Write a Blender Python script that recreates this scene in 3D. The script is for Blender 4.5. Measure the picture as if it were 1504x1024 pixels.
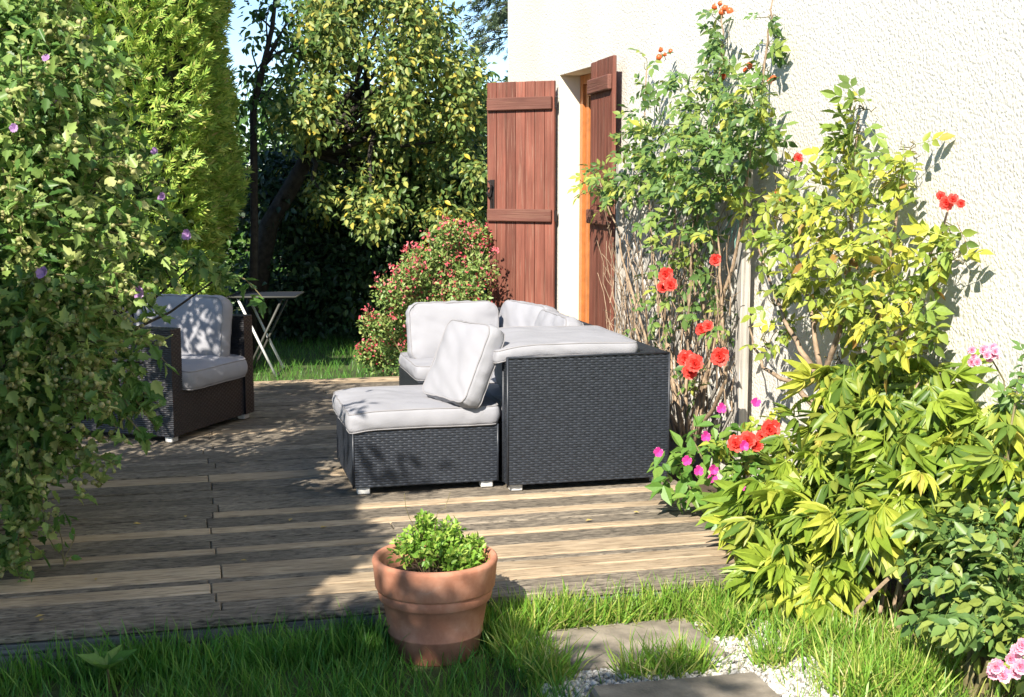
import bpy, bmesh, math, random
import numpy as np
from mathutils import Vector, Matrix, noise

random.seed(7)
rng = np.random.default_rng(11)
R = math.radians
for o in list(bpy.data.objects):
    bpy.data.objects.remove(o)
scene = bpy.context.scene
col = scene.collection

# ------------------------------------------------------------------ camera
CAM_H, FPX, PITCH, YAW = 1.48, 1900.0, R(7.41), R(14.0)
cd = bpy.data.cameras.new('camera')
cam = bpy.data.objects.new('camera', cd)
col.objects.link(cam)
cam.location = (0, 0, CAM_H)
cam.rotation_euler = (math.pi/2 - PITCH, 0, -YAW)
cd.sensor_width = 36
cd.lens = 36*FPX/1504
cd.clip_start = 0.05
cd.clip_end = 2000
scene.camera = cam
scene.render.resolution_x, scene.render.resolution_y = 1024, 697

# ------------------------------------------------------------------ light
SUN = Vector((0.60, 0.80, -0.80)).normalized()
w = bpy.data.worlds.new('World')
scene.world = w
w.use_nodes = True
nt = w.node_tree
sky = nt.nodes.new('ShaderNodeTexSky')
sky.sky_type = 'NISHITA'
sky.sun_disc = False
sky.sun_elevation = math.asin(-SUN.z)
sky.sun_rotation = math.atan2(-SUN.x, -SUN.y)
sky.air_density = 0.85
sky.dust_density = 0.0
sky.ozone_density = 4.0
nt.links.new(sky.outputs[0], nt.nodes['Background'].inputs[0])
nt.nodes['Background'].inputs[1].default_value = 0.105
sl = bpy.data.lights.new('sun', 'SUN')
sl.energy = 5.0
sl.angle = R(0.5)
sl.color = (1.0, 0.93, 0.82)
so = bpy.data.objects.new('sun', sl)
so.rotation_euler = SUN.to_track_quat('-Z', 'Y').to_euler()
so.location = (-6, -8, 9)
col.objects.link(so)
scene.view_settings.view_transform = 'Standard'
scene.view_settings.look = 'None'
scene.view_settings.exposure = 1.08
scene.view_settings.gamma = 1.0

# ------------------------------------------------------------------ pixel to place
CY, SY, CP, SP = math.cos(YAW), math.sin(YAW), math.cos(PITCH), math.sin(PITCH)
def ray(px, py):
    x = (px-752)/FPX; up = -(py-512)/FPX
    f = CP + SP*up; z = -SP + CP*up
    return Vector((CY*x + SY*f, -SY*x + CY*f, z)), f
def at_depth(px, py, Z):
    r, f = ray(px, py); s = Z/f
    return Vector((0, 0, CAM_H)) + r*s
def at_x(px, py, u):
    r, f = ray(px, py); return Vector((0, 0, CAM_H)) + r*(u/r.x)
def at_z(px, py, z):
    r, f = ray(px, py); return Vector((0, 0, CAM_H)) + r*((z-CAM_H)/r.z)
def cw(X, Y, z):
    return Vector((CY*X + SY*Y, -SY*X + CY*Y, z))

# ------------------------------------------------------------------ materials
def new_mat(name):
    m = bpy.data.materials.new(name); m.use_nodes = True
    t = m.node_tree
    return m, t, t.nodes, t.links, t.nodes['Principled BSDF']
def ramp(nodes, stops):
    r = nodes.new('ShaderNodeValToRGB')
    e = r.color_ramp.elements
    while len(e) < len(stops): e.new(0.5)
    for i, (p, c) in enumerate(stops):
        e[i].position = p; e[i].color = (*c, 1)
    return r
def leaf_mat(name, stops, rand='island', rough=0.42, transl=0.35, spec=0.4):
    m, t, n, l, b = new_mat(name)
    if rand == 'island':
        g = n.new('ShaderNodeNewGeometry'); src = g.outputs['Random Per Island']
    else:
        g = n.new('ShaderNodeNewGeometry'); oi = n.new('ShaderNodeObjectInfo')
        mx = n.new('ShaderNodeMath'); mx.operation = 'MULTIPLY_ADD'
        l.new(oi.outputs['Random'], mx.inputs[0]); mx.inputs[1].default_value = 0.65
        ml = n.new('ShaderNodeMath'); ml.operation = 'MULTIPLY'; ml.inputs[1].default_value = 0.35
        l.new(g.outputs['Random Per Island'], ml.inputs[0]); l.new(ml.outputs[0], mx.inputs[2])
        src = mx.outputs[0]
    r = ramp(n, stops); l.new(src, r.inputs[0])
    tc = n.new('ShaderNodeTexCoord'); nz = n.new('ShaderNodeTexNoise'); nz.inputs['Scale'].default_value = 9
    l.new(tc.outputs['Object'], nz.inputs['Vector'])
    hs = n.new('ShaderNodeHueSaturation')
    mr = n.new('ShaderNodeMapRange'); mr.inputs[3].default_value = 0.72; mr.inputs[4].default_value = 1.28
    l.new(nz.outputs[0], mr.inputs[0]); l.new(mr.outputs[0], hs.inputs['Value']); l.new(r.outputs[0], hs.inputs['Color'])
    l.new(hs.outputs[0], b.inputs['Base Color'])
    b.inputs['Roughness'].default_value = rough
    b.inputs['Specular IOR Level'].default_value = spec
    tr = n.new('ShaderNodeBsdfTranslucent'); l.new(hs.outputs[0], tr.inputs['Color'])
    mix = n.new('ShaderNodeMixShader'); mix.inputs[0].default_value = transl
    l.new(b.outputs[0], mix.inputs[1]); l.new(tr.outputs[0], mix.inputs[2])
    l.new(mix.outputs[0], n['Material Output'].inputs[0])
    return m
def plain(name, c, rough=0.6, metal=0.0, nscale=0, namt=0.25, bump=0.0, bscale=60, spec=0.4):
    m, t, n, l, b = new_mat(name)
    b.inputs['Roughness'].default_value = rough; b.inputs['Metallic'].default_value = metal
    b.inputs['Specular IOR Level'].default_value = spec
    b.inputs['Base Color'].default_value = (*c, 1)
    tc = n.new('ShaderNodeTexCoord')
    if nscale:
        nz = n.new('ShaderNodeTexNoise'); nz.inputs['Scale'].default_value = nscale; nz.inputs['Detail'].default_value = 6
        l.new(tc.outputs['Object'], nz.inputs['Vector'])
        r = ramp(n, [(0.3, tuple(x*(1-namt) for x in c)), (0.7, tuple(min(1, x*(1+namt)) for x in c))])
        l.new(nz.outputs[0], r.inputs[0]); l.new(r.outputs[0], b.inputs['Base Color'])
    if bump:
        nb = n.new('ShaderNodeTexNoise'); nb.inputs['Scale'].default_value = bscale; nb.inputs['Detail'].default_value = 4
        l.new(tc.outputs['Object'], nb.inputs['Vector'])
        bp = n.new('ShaderNodeBump'); bp.inputs['Strength'].default_value = bump; bp.inputs['Distance'].default_value = 0.01
        l.new(nb.outputs[0], bp.inputs['Height']); l.new(bp.outputs[0], b.inputs['Normal'])
    return m
def wood_mat(name, dark, light, axis='X', rough=0.75, crack=0.5, crackcol=None, stretch=(1.6, 42, 42)):
    m, t, n, l, b = new_mat(name)
    tc = n.new('ShaderNodeTexCoord'); oi = n.new('ShaderNodeObjectInfo')
    mul = n.new('ShaderNodeVectorMath'); mul.operation = 'SCALE'; mul.inputs['Scale'].default_value = 37.0
    cmb = n.new('ShaderNodeCombineXYZ')
    for i in range(3): l.new(oi.outputs['Random'], cmb.inputs[i])
    l.new(cmb.outputs[0], mul.inputs[0])
    ad = n.new('ShaderNodeVectorMath'); l.new(tc.outputs['Object'], ad.inputs[0]); l.new(mul.outputs[0], ad.inputs[1])
    mp = n.new('ShaderNodeMapping')
    s = stretch if axis == 'X' else (stretch[1], stretch[2], stretch[0])
    mp.inputs['Scale'].default_value = s
    l.new(ad.outputs[0], mp.inputs[0])
    nz = n.new('ShaderNodeTexNoise'); nz.inputs['Scale'].default_value = 1.0; nz.inputs['Detail'].default_value = 7; nz.inputs['Roughness'].default_value = 0.68
    nz.inputs['Distortion'].default_value = 0.5
    l.new(mp.outputs[0], nz.inputs['Vector'])
    r = ramp(n, [(0.30, dark), (0.50, tuple((a+c)/2 for a, c in zip(dark, light))), (0.72, light)])
    l.new(nz.outputs[0], r.inputs[0])
    # broad blotches and a shift from board to board
    n2 = n.new('ShaderNodeTexNoise'); n2.inputs['Scale'].default_value = 2.2; n2.inputs['Detail'].default_value = 4
    l.new(ad.outputs[0], n2.inputs['Vector'])
    hs = n.new('ShaderNodeHueSaturation')
    mr = n.new('ShaderNodeMapRange'); mr.inputs[1].default_value = 0.25; mr.inputs[2].default_value = 0.75; mr.inputs[3].default_value = 0.68; mr.inputs[4].default_value = 1.25
    l.new(n2.outputs[0], mr.inputs[0])
    mr2 = n.new('ShaderNodeMapRange'); mr2.inputs[3].default_value = 0.8; mr2.inputs[4].default_value = 1.2
    l.new(oi.outputs['Random'], mr2.inputs[0])
    mm = n.new('ShaderNodeMath'); mm.operation = 'MULTIPLY'; l.new(mr.outputs[0], mm.inputs[0]); l.new(mr2.outputs[0], mm.inputs[1])
    l.new(mm.outputs[0], hs.inputs['Value']); l.new(r.outputs[0], hs.inputs['Color'])
    # dark checks along the grain
    mp3 = n.new('ShaderNodeMapping'); mp3.inputs['Scale'].default_value = tuple(x*1.7 for x in s)
    l.new(ad.outputs[0], mp3.inputs[0])
    n3 = n.new('ShaderNodeTexNoise'); n3.inputs['Scale'].default_value = 1.0; n3.inputs['Detail'].default_value = 3
    l.new(mp3.outputs[0], n3.inputs['Vector'])
    cr = ramp(n, [(0.36, (1, 1, 1)), (0.46, (0, 0, 0))]); l.new(n3.outputs[0], cr.inputs[0])
    mf = n.new('ShaderNodeMath'); mf.operation = 'MULTIPLY'; mf.inputs[1].default_value = crack; l.new(cr.outputs[0], mf.inputs[0])
    mx = n.new('ShaderNodeMixRGB'); l.new(mf.outputs[0], mx.inputs[0]); l.new(hs.outputs[0], mx.inputs[1])
    mx.inputs[2].default_value = (*(crackcol or tuple(x*0.35 for x in dark)), 1)
    l.new(mx.outputs[0], b.inputs['Base Color'])
    b.inputs['Roughness'].default_value = rough; b.inputs['Specular IOR Level'].default_value = 0.25
    bp = n.new('ShaderNodeBump'); bp.inputs['Strength'].default_value = 0.55; bp.inputs['Distance'].default_value = 0.006
    l.new(nz.outputs[0], bp.inputs['Height'])
    bp2 = n.new('ShaderNodeBump'); bp2.inputs['Strength'].default_value = 0.8; bp2.inputs['Distance'].default_value = 0.005; bp2.invert = True
    l.new(mf.outputs[0], bp2.inputs['Height']); l.new(bp.outputs[0], bp2.inputs['Normal'])
    l.new(bp2.outputs[0], b.inputs['Normal'])
    return m

M = {}
M['board_dark'] = wood_mat('weathered_board', (0.075, 0.064, 0.051), (0.34, 0.285, 0.215), crack=0.62, crackcol=(0.026, 0.024, 0.022), stretch=(14, 66, 66))
M['board_light'] = wood_mat('pale_board', (0.31, 0.225, 0.14), (0.56, 0.44, 0.30), crack=0.45, crackcol=(0.13, 0.095, 0.065), stretch=(6.5, 55, 55))
M['fascia'] = wood_mat('fascia_wood', (0.07, 0.075, 0.075), (0.22, 0.23, 0.23), crack=0.7)
M['shutter'] = wood_mat('shutter_stain', (0.135, 0.046, 0.031), (0.25, 0.090, 0.060), axis='Z', rough=0.6, crack=0.45, crackcol=(0.30, 0.17, 0.12), stretch=(2.0, 60, 60))
M['batten'] = wood_mat('batten_stain', (0.115, 0.046, 0.033), (0.20, 0.085, 0.06), axis='X', rough=0.6, crack=0.3, crackcol=(0.22, 0.12, 0.08))
M['trellis'] = wood_mat('grey_lattice', (0.34, 0.31, 0.27), (0.58, 0.54, 0.48), axis='Z', crack=0.4)
M['orange'] = plain('varnished_frame', (0.43, 0.15, 0.042), 0.4, nscale=18, namt=0.18)
M['bark'] = plain('bark', (0.036, 0.029, 0.023), 0.9, nscale=22, namt=0.5, bump=0.7, bscale=40)  # brown darkened to stand for the shade on the fruit tree trunk
M['bark_pale'] = plain('dry_cane', (0.30, 0.215, 0.14), 0.8, nscale=30, namt=0.4, bump=0.3)
M['cane'] = plain('green_cane', (0.16, 0.135, 0.06), 0.7, nscale=25, namt=0.4)
M['wicker'] = plain('wicker_strand', (0.022, 0.026, 0.034), 0.42, nscale=40, namt=0.25, spec=0.5)
M['wicker_back'] = plain('wicker_backing', (0.012, 0.013, 0.015), 0.6)
M['wicker_brown'] = plain('wicker_strand_brown', (0.016, 0.016, 0.019), 0.45, nscale=40, namt=0.25, spec=0.5)
M['fabric'] = plain('cushion_fabric', (0.30, 0.30, 0.322), 0.85, nscale=5, namt=0.05, bump=0.22, bscale=240, spec=0.2)
M['piping'] = plain('piping_cord', (0.27, 0.26, 0.265), 0.85)
M['silver'] = plain('brushed_foot', (0.62, 0.60, 0.57), 0.5, 0.2)
M['iron'] = plain('dark_iron', (0.03, 0.024, 0.022), 0.55, 0.4)
M['soil'] = plain('soil', (0.075, 0.052, 0.034), 0.95, nscale=14, namt=0.5, bump=0.8, bscale=50)
M['slab'] = plain('paving_stone', (0.24, 0.205, 0.16), 0.85, nscale=9, namt=0.42, bump=0.35, bscale=90)
M['gravel'] = leaf_mat('pale_pebble', [(0, (0.30, 0.28, 0.24)), (0.4, (0.50, 0.47, 0.42)), (1, (0.66, 0.63, 0.58))], rough=0.8, transl=0.0)
M['white_metal'] = plain('white_tube', (0.75, 0.74, 0.72), 0.4)
M['table_top'] = plain('table_top', (0.02, 0.024, 0.032), 0.9, spec=0.1)
M['table_edge_shaded'] = plain('table_rim_shaded', (0.07, 0.07, 0.06), 0.5)  # table's shade painted into the rim, crossbars and second pair of legs
M['glass'] = plain('dark_pane', (0.02, 0.025, 0.03), 0.05, spec=0.6)
M['string'] = plain('green_string', (0.22, 0.42, 0.36), 0.7)
M['rose_red'] = leaf_mat('rose_petals', [(0, (0.72, 0.035, 0.025)), (1, (0.85, 0.13, 0.10))], transl=0.3)
M['rose_pink'] = leaf_mat('pink_petals', [(0, (0.75, 0.22, 0.38)), (1, (0.88, 0.55, 0.62))], transl=0.3)
M['magenta'] = leaf_mat('magenta_petals', [(0, (0.55, 0.03, 0.25)), (1, (0.72, 0.08, 0.36))], transl=0.3)
M['mauve'] = leaf_mat('mauve_petals', [(0, (0.42, 0.20, 0.50)), (1, (0.62, 0.40, 0.68))], transl=0.35)
M['hip'] = plain('rose_hip', (0.55, 0.11, 0.03), 0.35)
M['salvia'] = leaf_mat('salvia_petals', [(0, (0.60, 0.06, 0.09)), (1, (0.80, 0.22, 0.24))], transl=0.3)

# stucco
def stucco():
    m, t, n, l, b = new_mat('roughcast_render')
    tc = n.new('ShaderNodeTexCoord')
    v = n.new('ShaderNodeTexVoronoi'); v.feature = 'SMOOTH_F1'; v.inputs['Scale'].default_value = 72; v.inputs['Smoothness'].default_value = 0.55
    nz = n.new('ShaderNodeTexNoise'); nz.inputs['Scale'].default_value = 34; nz.inputs['Detail'].default_value = 5; nz.inputs['Roughness'].default_value = 0.6
    nd = n.new('ShaderNodeTexNoise'); nd.inputs['Scale'].default_value = 22
    l.new(tc.outputs['Object'], nd.inputs['Vector'])
    dm = n.new('ShaderNodeVectorMath'); dm.operation = 'MULTIPLY_ADD'
    dm.inputs[1].default_value = (0.03, 0.03, 0.03)
    l.new(nd.outputs['Color'], dm.inputs[0]); l.new(tc.outputs['Object'], dm.inputs[2])
    l.new(dm.outputs[0], v.inputs['Vector']); l.new(tc.outputs['Object'], nz.inputs['Vector'])
    ad = n.new('ShaderNodeMath'); ad.operation = 'MULTIPLY_ADD'; ad.inputs[1].default_value = -1.3
    l.new(v.outputs['Distance'], ad.inputs[0]); l.new(nz.outputs[0], ad.inputs[2])
    bp = n.new('ShaderNodeBump'); bp.inputs['Strength'].default_value = 0.5; bp.inputs['Distance'].default_value = 0.007
    l.new(ad.outputs[0], bp.inputs['Height']); l.new(bp.outputs[0], b.inputs['Normal'])
    n2 = n.new('ShaderNodeTexNoise'); n2.inputs['Scale'].default_value = 1.3; n2.inputs['Detail'].default_value = 6
    l.new(tc.outputs['Object'], n2.inputs['Vector'])
    r = ramp(n, [(0.3, (0.63, 0.60, 0.53)), (0.7, (0.71, 0.685, 0.62))]); l.new(n2.outputs[0], r.inputs[0])
    l.new(r.outputs[0], b.inputs['Base Color'])
    b.inputs['Roughness'].default_value = 0.95; b.inputs['Specular IOR Level'].default_value = 0.1
    return m
M['stucco'] = stucco()
M['smooth_render'] = plain('smooth_reveal', (0.76, 0.68, 0.52), 0.9, nscale=3, namt=0.05, bump=0.1, bscale=60)

def terracotta():
    m, t, n, l, b = new_mat('terracotta')
    tc = n.new('ShaderNodeTexCoord')
    nz = n.new('ShaderNodeTexNoise'); nz.inputs['Scale'].default_value = 7; nz.inputs['Detail'].default_value = 8; nz.inputs['Roughness'].default_value = 0.65
    l.new(tc.outputs['Object'], nz.inputs['Vector'])
    r = ramp(n, [(0.25, (0.26, 0.10, 0.06)), (0.48, (0.43, 0.18, 0.105)), (0.62, (0.52, 0.25, 0.16)), (0.75, (0.60, 0.40, 0.31))]); l.new(nz.outputs[0], r.inputs[0])
    l.new(r.outputs[0], b.inputs['Base Color']); b.inputs['Roughness'].default_value = 0.85
    n2 = n.new('ShaderNodeTexNoise'); n2.inputs['Scale'].default_value = 60; l.new(tc.outputs['Object'], n2.inputs['Vector'])
    bp = n.new('ShaderNodeBump'); bp.inputs['Strength'].default_value = 0.15; bp.inputs['Distance'].default_value = 0.004
    l.new(n2.outputs[0], bp.inputs['Height']); l.new(bp.outputs[0], b.inputs['Normal'])
    return m
M['terracotta'] = terracotta()
M['lawn'] = plain('lawn_ground', (0.055, 0.075, 0.022), 0.95, nscale=5, namt=0.45, bump=0.6, bscale=70)

M['grass'] = leaf_mat('grass_blade', [(0, (0.06, 0.19, 0.025)), (0.6, (0.10, 0.27, 0.035)), (1, (0.20, 0.34, 0.06))], transl=0.3)
M['grass_dry'] = leaf_mat('grass_blade_light', [(0, (0.12, 0.28, 0.03)), (0.6, (0.24, 0.40, 0.05)), (0.88, (0.42, 0.46, 0.10)), (1, (0.50, 0.42, 0.20))], transl=0.3)
M['hibiscus'] = leaf_mat('hibiscus_leaf', [(0, (0.06, 0.14, 0.03)), (0.45, (0.13, 0.25, 0.055)), (0.78, (0.30, 0.42, 0.11)), (1, (0.50, 0.52, 0.20))], transl=0.4)
M['hibiscus_o'] = leaf_mat('hibiscus_leaf_single', [(0, (0.065, 0.15, 0.03)), (0.6, (0.13, 0.25, 0.055)), (1, (0.32, 0.40, 0.11))], rand='object', transl=0.3)
M['hib_tip'] = leaf_mat('hibiscus_young_leaf', [(0, (0.12, 0.23, 0.05)), (0.5, (0.26, 0.38, 0.09)), (1, (0.46, 0.50, 0.18))], transl=0.35)
M['bud'] = leaf_mat('hibiscus_bud', [(0, (0.26, 0.30, 0.09)), (1, (0.42, 0.38, 0.17))], transl=0.25)
M['conifer'] = leaf_mat('conifer_spray', [(0, (0.12, 0.23, 0.04)), (0.45, (0.27, 0.41, 0.06)), (0.9, (0.47, 0.55, 0.11)), (1, (0.36, 0.30, 0.12))], transl=0.25, rough=0.6)
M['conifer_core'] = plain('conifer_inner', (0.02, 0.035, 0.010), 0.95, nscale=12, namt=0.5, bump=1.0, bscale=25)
M['fruit'] = leaf_mat('fruit_tree_leaf', [(0, (0.07, 0.135, 0.035)), (0.4, (0.15, 0.23, 0.06)), (0.72, (0.27, 0.33, 0.09)), (0.93, (0.45, 0.43, 0.10)), (1, (0.64, 0.48, 0.06))], transl=0.35)
M['shaded_leaf'] = leaf_mat('undergrowth_leaf_shaded', [(0, (0.02, 0.045, 0.02)), (0.7, (0.04, 0.085, 0.03)), (1, (0.09, 0.15, 0.05))], transl=0.15)  # shade under the trees is put into this leaf colour
M['back_leaf'] = leaf_mat('back_hedge_leaf', [(0, (0.05, 0.11, 0.025)), (0.7, (0.10, 0.20, 0.045)), (1, (0.18, 0.28, 0.07))], transl=0.3)
M['spruce'] = leaf_mat('spruce_needle', [(0, (0.035, 0.060, 0.025)), (1, (0.09, 0.12, 0.05))], transl=0.15)
M['salvia_leaf'] = leaf_mat('salvia_leaf', [(0, (0.12, 0.21, 0.05)), (0.6, (0.22, 0.33, 0.08)), (1, (0.38, 0.42, 0.14))], transl=0.3)
M['rose_leaf'] = leaf_mat('rose_leaf', [(0, (0.08, 0.16, 0.045)), (0.5, (0.15, 0.26, 0.06)), (0.82, (0.29, 0.36, 0.07)), (1, (0.50, 0.46, 0.06))], rand='object', transl=0.3)
M['rose_leaf_y'] = leaf_mat('rose_leaf_yellowing', [(0, (0.13, 0.22, 0.05)), (0.4, (0.26, 0.36, 0.06)), (0.75, (0.46, 0.49, 0.07)), (1, (0.60, 0.50, 0.06))], rand='object', transl=0.35)
M['rose_f'] = leaf_mat('rose_foliage', [(0, (0.07, 0.14, 0.04)), (0.6, (0.14, 0.24, 0.06)), (1, (0.30, 0.35, 0.07))], transl=0.3)
M['rose_fy'] = leaf_mat('rose_foliage_yellowing', [(0, (0.10, 0.17, 0.04)), (0.5, (0.22, 0.29, 0.05)), (0.9, (0.40, 0.40, 0.06)), (1, (0.36, 0.18, 0.06))], transl=0.35)
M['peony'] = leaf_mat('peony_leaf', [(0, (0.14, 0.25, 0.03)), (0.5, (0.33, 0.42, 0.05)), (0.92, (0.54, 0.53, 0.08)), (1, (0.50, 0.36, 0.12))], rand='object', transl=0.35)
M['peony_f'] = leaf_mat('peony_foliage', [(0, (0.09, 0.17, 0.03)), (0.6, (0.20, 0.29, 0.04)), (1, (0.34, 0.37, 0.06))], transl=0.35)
M['mirabilis'] = leaf_mat('broad_leaf', [(0, (0.08, 0.20, 0.035)), (0.6, (0.15, 0.29, 0.05)), (1, (0.26, 0.36, 0.07))], rand='object', transl=0.35)
M['herb'] = leaf_mat('herb_leaf', [(0, (0.13, 0.28, 0.035)), (0.6, (0.26, 0.44, 0.055)), (1, (0.42, 0.50, 0.11))], transl=0.35)
M['fallen'] = plain('fallen_leaf', (0.45, 0.32, 0.09), 0.7)

# ------------------------------------------------------------------ object helpers
def tag(o, label=None, cat=None, group=None, kind=None):
    if label: o['label'] = label
    if cat: o['category'] = cat
    if group: o['group'] = group
    if kind: o['kind'] = kind
    return o
def thing(name, label, cat, loc=(0, 0, 0), rotz=0, group=None):
    o = bpy.data.objects.new(name, None); col.objects.link(o)
    o.empty_display_size = 0.1
    o.location = loc; o.rotation_euler = (0, 0, rotz)
    return tag(o, label, cat, group)
def link(name, me, parent=None, kind=None):
    o = bpy.data.objects.new(name, me); col.objects.link(o)
    if parent is not None: o.parent = parent
    if kind: o['kind'] = kind
    return o
def mesh_np(name, V, loops, starts, mat, smooth=False):
    me = bpy.data.meshes.new(name)
    V = np.asarray(V, dtype=np.float32); loops = np.asarray(loops, dtype=np.int32); starts = np.asarray(starts, dtype=np.int32)
    me.vertices.add(len(V)); me.vertices.foreach_set('co', V.ravel())
    me.loops.add(len(loops)); me.loops.foreach_set('vertex_index', loops)
    me.polygons.add(len(starts)); me.polygons.foreach_set('loop_start', starts)
    if smooth: me.polygons.foreach_set('use_smooth', np.ones(len(starts), dtype=bool))
    me.materials.append(mat)
    me.update(calc_edges=True); me.validate()
    return me
def mesh(name, V, F, mat, smooth=False):
    me = bpy.data.meshes.new(name); me.from_pydata([tuple(v) for v in V], [], F)
    me.materials.append(mat)
    if smooth: me.polygons.foreach_set('use_smooth', [True]*len(me.polygons))
    me.update()
    return me
class MB:
    def __init__(s): s.V = []; s.F = []
    def add(s, V, F):
        b = len(s.V); s.V += [Vector(v) for v in V]; s.F += [tuple(i+b for i in f) for f in F]
    def box(s, a, b, bev=0.0):
        (x0, y0, z0), (x1, y1, z1) = a, b
        if bev <= 0:
            s.add([(x0,y0,z0),(x1,y0,z0),(x1,y1,z0),(x0,y1,z0),(x0,y0,z1),(x1,y0,z1),(x1,y1,z1),(x0,y1,z1)],
                  [(0,3,2,1),(4,5,6,7),(0,1,5,4),(1,2,6,5),(2,3,7,6),(3,0,4,7)]); return
        c = bev; V = []; 
        X = (x0, x1); Y = (y0, y1); Z = (z0, z1); S = (1, -1)
        idx = {}
        for i in (0, 1):
            for j in (0, 1):
                for k in (0, 1):
                    p = Vector((X[i], Y[j], Z[k])); q = Vector((c*S[i], c*S[j], c*S[k]))
                    for ax in range(3):
                        v = p + q; v[ax] = p[ax]; idx[(i, j, k, ax)] = len(V); V.append(v)
        F = []
        def fc(*ks):
            f = [idx[k] for k in ks]; F.append(tuple(f))
        for i in (0, 1): fc((i,0,0,0),(i,1,0,0),(i,1,1,0),(i,0,1,0))
        for j in (0, 1): fc((0,j,0,1),(1,j,0,1),(1,j,1,1),(0,j,1,1))
        for k in (0, 1): fc((0,0,k,2),(1,0,k,2),(1,1,k,2),(0,1,k,2))
        for i in (0, 1):
            for j in (0, 1): fc((i,j,0,0),(i,j,1,0),(i,j,1,1),(i,j,0,1))
            for k in (0, 1): fc((i,0,k,0),(i,1,k,0),(i,1,k,2),(i,0,k,2))
        for j in (0, 1):
            for k in (0, 1): fc((0,j,k,1),(1,j,k,1),(1,j,k,2),(0,j,k,2))
        for i in (0, 1):
            for j in (0, 1):
                for k in (0, 1): fc((i,j,k,0),(i,j,k,1),(i,j,k,2))
        s.add(V, F)
    def tube(s, pts, r, n=6, cap=True):
        pts = [Vector(p) for p in pts]
        rs = r if hasattr(r, '__len__') else [r]*len(pts)
        V = []; F = []
        up = Vector((0.13, 0.21, 0.97))
        for i, p in enumerate(pts):
            t = (pts[min(i+1, len(pts)-1)] - pts[max(i-1, 0)]).normalized()
            a = t.cross(up)
            if a.length < 1e-3: a = t.cross(Vector((1, 0, 0)))
            a.normalize(); b = t.cross(a)
            for k in range(n):
                th = 2*math.pi*k/n
                V.append(p + (a*math.cos(th) + b*math.sin(th))*rs[i])
        for i in range(len(pts)-1):
            for k in range(n):
                F.append((i*n+k, i*n+(k+1) % n, (i+1)*n+(k+1) % n, (i+1)*n+k))
        if cap:
            F.append(tuple(range(n))[::-1]); F.append(tuple((len(pts)-1)*n+k for k in range(n)))
        s.add(V, F)
    def lathe(s, prof, n=48, c=(0, 0, 0)):
        V = []; F = []
        for r, z in prof:
            for k in range(n):
                th = 2*math.pi*k/n; V.append((c[0]+r*math.cos(th), c[1]+r*math.sin(th), c[2]+z))
        for i in range(len(prof)-1):
            for k in range(n): F.append((i*n+k, i*n+(k+1) % n, (i+1)*n+(k+1) % n, (i+1)*n+k))
        s.add(V, F)
    def build(s, name, mat, parent=None, smooth=False, kind=None, world=True):
        off = Vector((0, 0, 0))
        if world and parent is not None:
            off = parent.location.copy()
            if parent.parent is not None: off += parent.parent.location
        me = mesh(name, [v-off for v in s.V], s.F, mat, smooth)
        bm = bmesh.new(); bm.from_mesh(me); bmesh.ops.recalc_face_normals(bm, faces=bm.faces); bm.to_mesh(me); bm.free()
        return link(name, me, parent, kind)

# ------------------------------------------------------------------ leaf templates (x side, y along, z normal)
def tm(V, F): return (np.array(V, dtype=np.float64), F)
SMALL = tm([(0,0,0),(.27,.45,.07),(0,1,-.06),(-.27,.45,.07)], [(0,1,2),(0,2,3)])
OVATE = tm([(0,0,0),(.24,.28,.07),(.25,.55,.05),(0,1,-.12),(-.25,.55,.05),(-.24,.28,.07)], [(0,1,2,3),(0,3,4,5)])
LOBED = tm([(0,0,0),(.16,.06,.03),(.36,.34,.05),(.22,.40,.03),(.27,.62,.03),(.13,.68,.01),(0,1,-.13),(-.13,.68,.01),(-.27,.62,.03),(-.22,.40,.03),(-.36,.34,.05),(-.16,.06,.03)],
           [(0,1,2,3,4,5,6),(0,6,7,8,9,10,11)])
LOBED2 = tm([(0,0,0),(.10,.05,.03),(.24,.20,.06),(.17,.30,.03),(.30,.46,.05),(.16,.52,.02),(.18,.70,.03),(.08,.76,0),(0,1,-.16),(-.08,.76,0),(-.2,.68,.03),(-.15,.54,.02),(-.28,.42,.05),(-.16,.32,.03),(-.26,.2,.06),(-.10,.05,.03)],
            [(0,1,2,3,4,5,6,7,8),(0,8,9,10,11,12,13,14,15)])
def comb(parts):
    V = []; F = []
    for (tv, tf), M4 in parts:
        b = len(V)
        for v in tv: V.append(tuple(M4 @ Vector(v)))
        F += [tuple(i+b for i in f) for f in tf]
    return tm(V, F)
def xf(loc, rz, s, rx=0, ry=0):
    return Matrix.Translation(loc) @ Matrix.Rotation(rz, 4, 'Z') @ Matrix.Rotation(ry, 4, 'Y') @ Matrix.Rotation(rx, 4, 'X') @ Matrix.Scale(s, 4)
def rose_leaf(seed):
    r = random.Random(seed); P = []
    for y, a, s in ((.30, 1.0, .42), (.62, .9, .46)):
        for sg in (-1, 1):
            P.append((OVATE, xf((0, y+r.uniform(-.03, .03), -.05*y), -sg*(a+r.uniform(-.2, .2)), s*r.uniform(.85, 1.1), r.uniform(-.3, .1), sg*r.uniform(-.3, .2))))
    P.append((OVATE, xf((0, .78, -.06), r.uniform(-.2, .2), .52, -.25)))
    P.append((tm([(-.012,0,0),(.012,0,0),(.008,.8,-.06),(-.008,.8,-.06)], [(0,1,2,3)]), Matrix.Identity(4)))
    return comb(P)
def lance(L, W, droop):
    return tm([(0,0,0),(W*.7,.22*L,.03),(W,.5*L,-.1*droop),(W*.6,.78*L,-.45*droop),(0,L,-.9*droop),(-W*.6,.78*L,-.45*droop),(-W,.5*L,-.1*droop),(-W*.7,.22*L,.03),(0,.5*L,-.1*droop-.05)],
              [(0,1,2,8),(8,2,3,4),(0,8,6,7),(8,4,5,6)])
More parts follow.
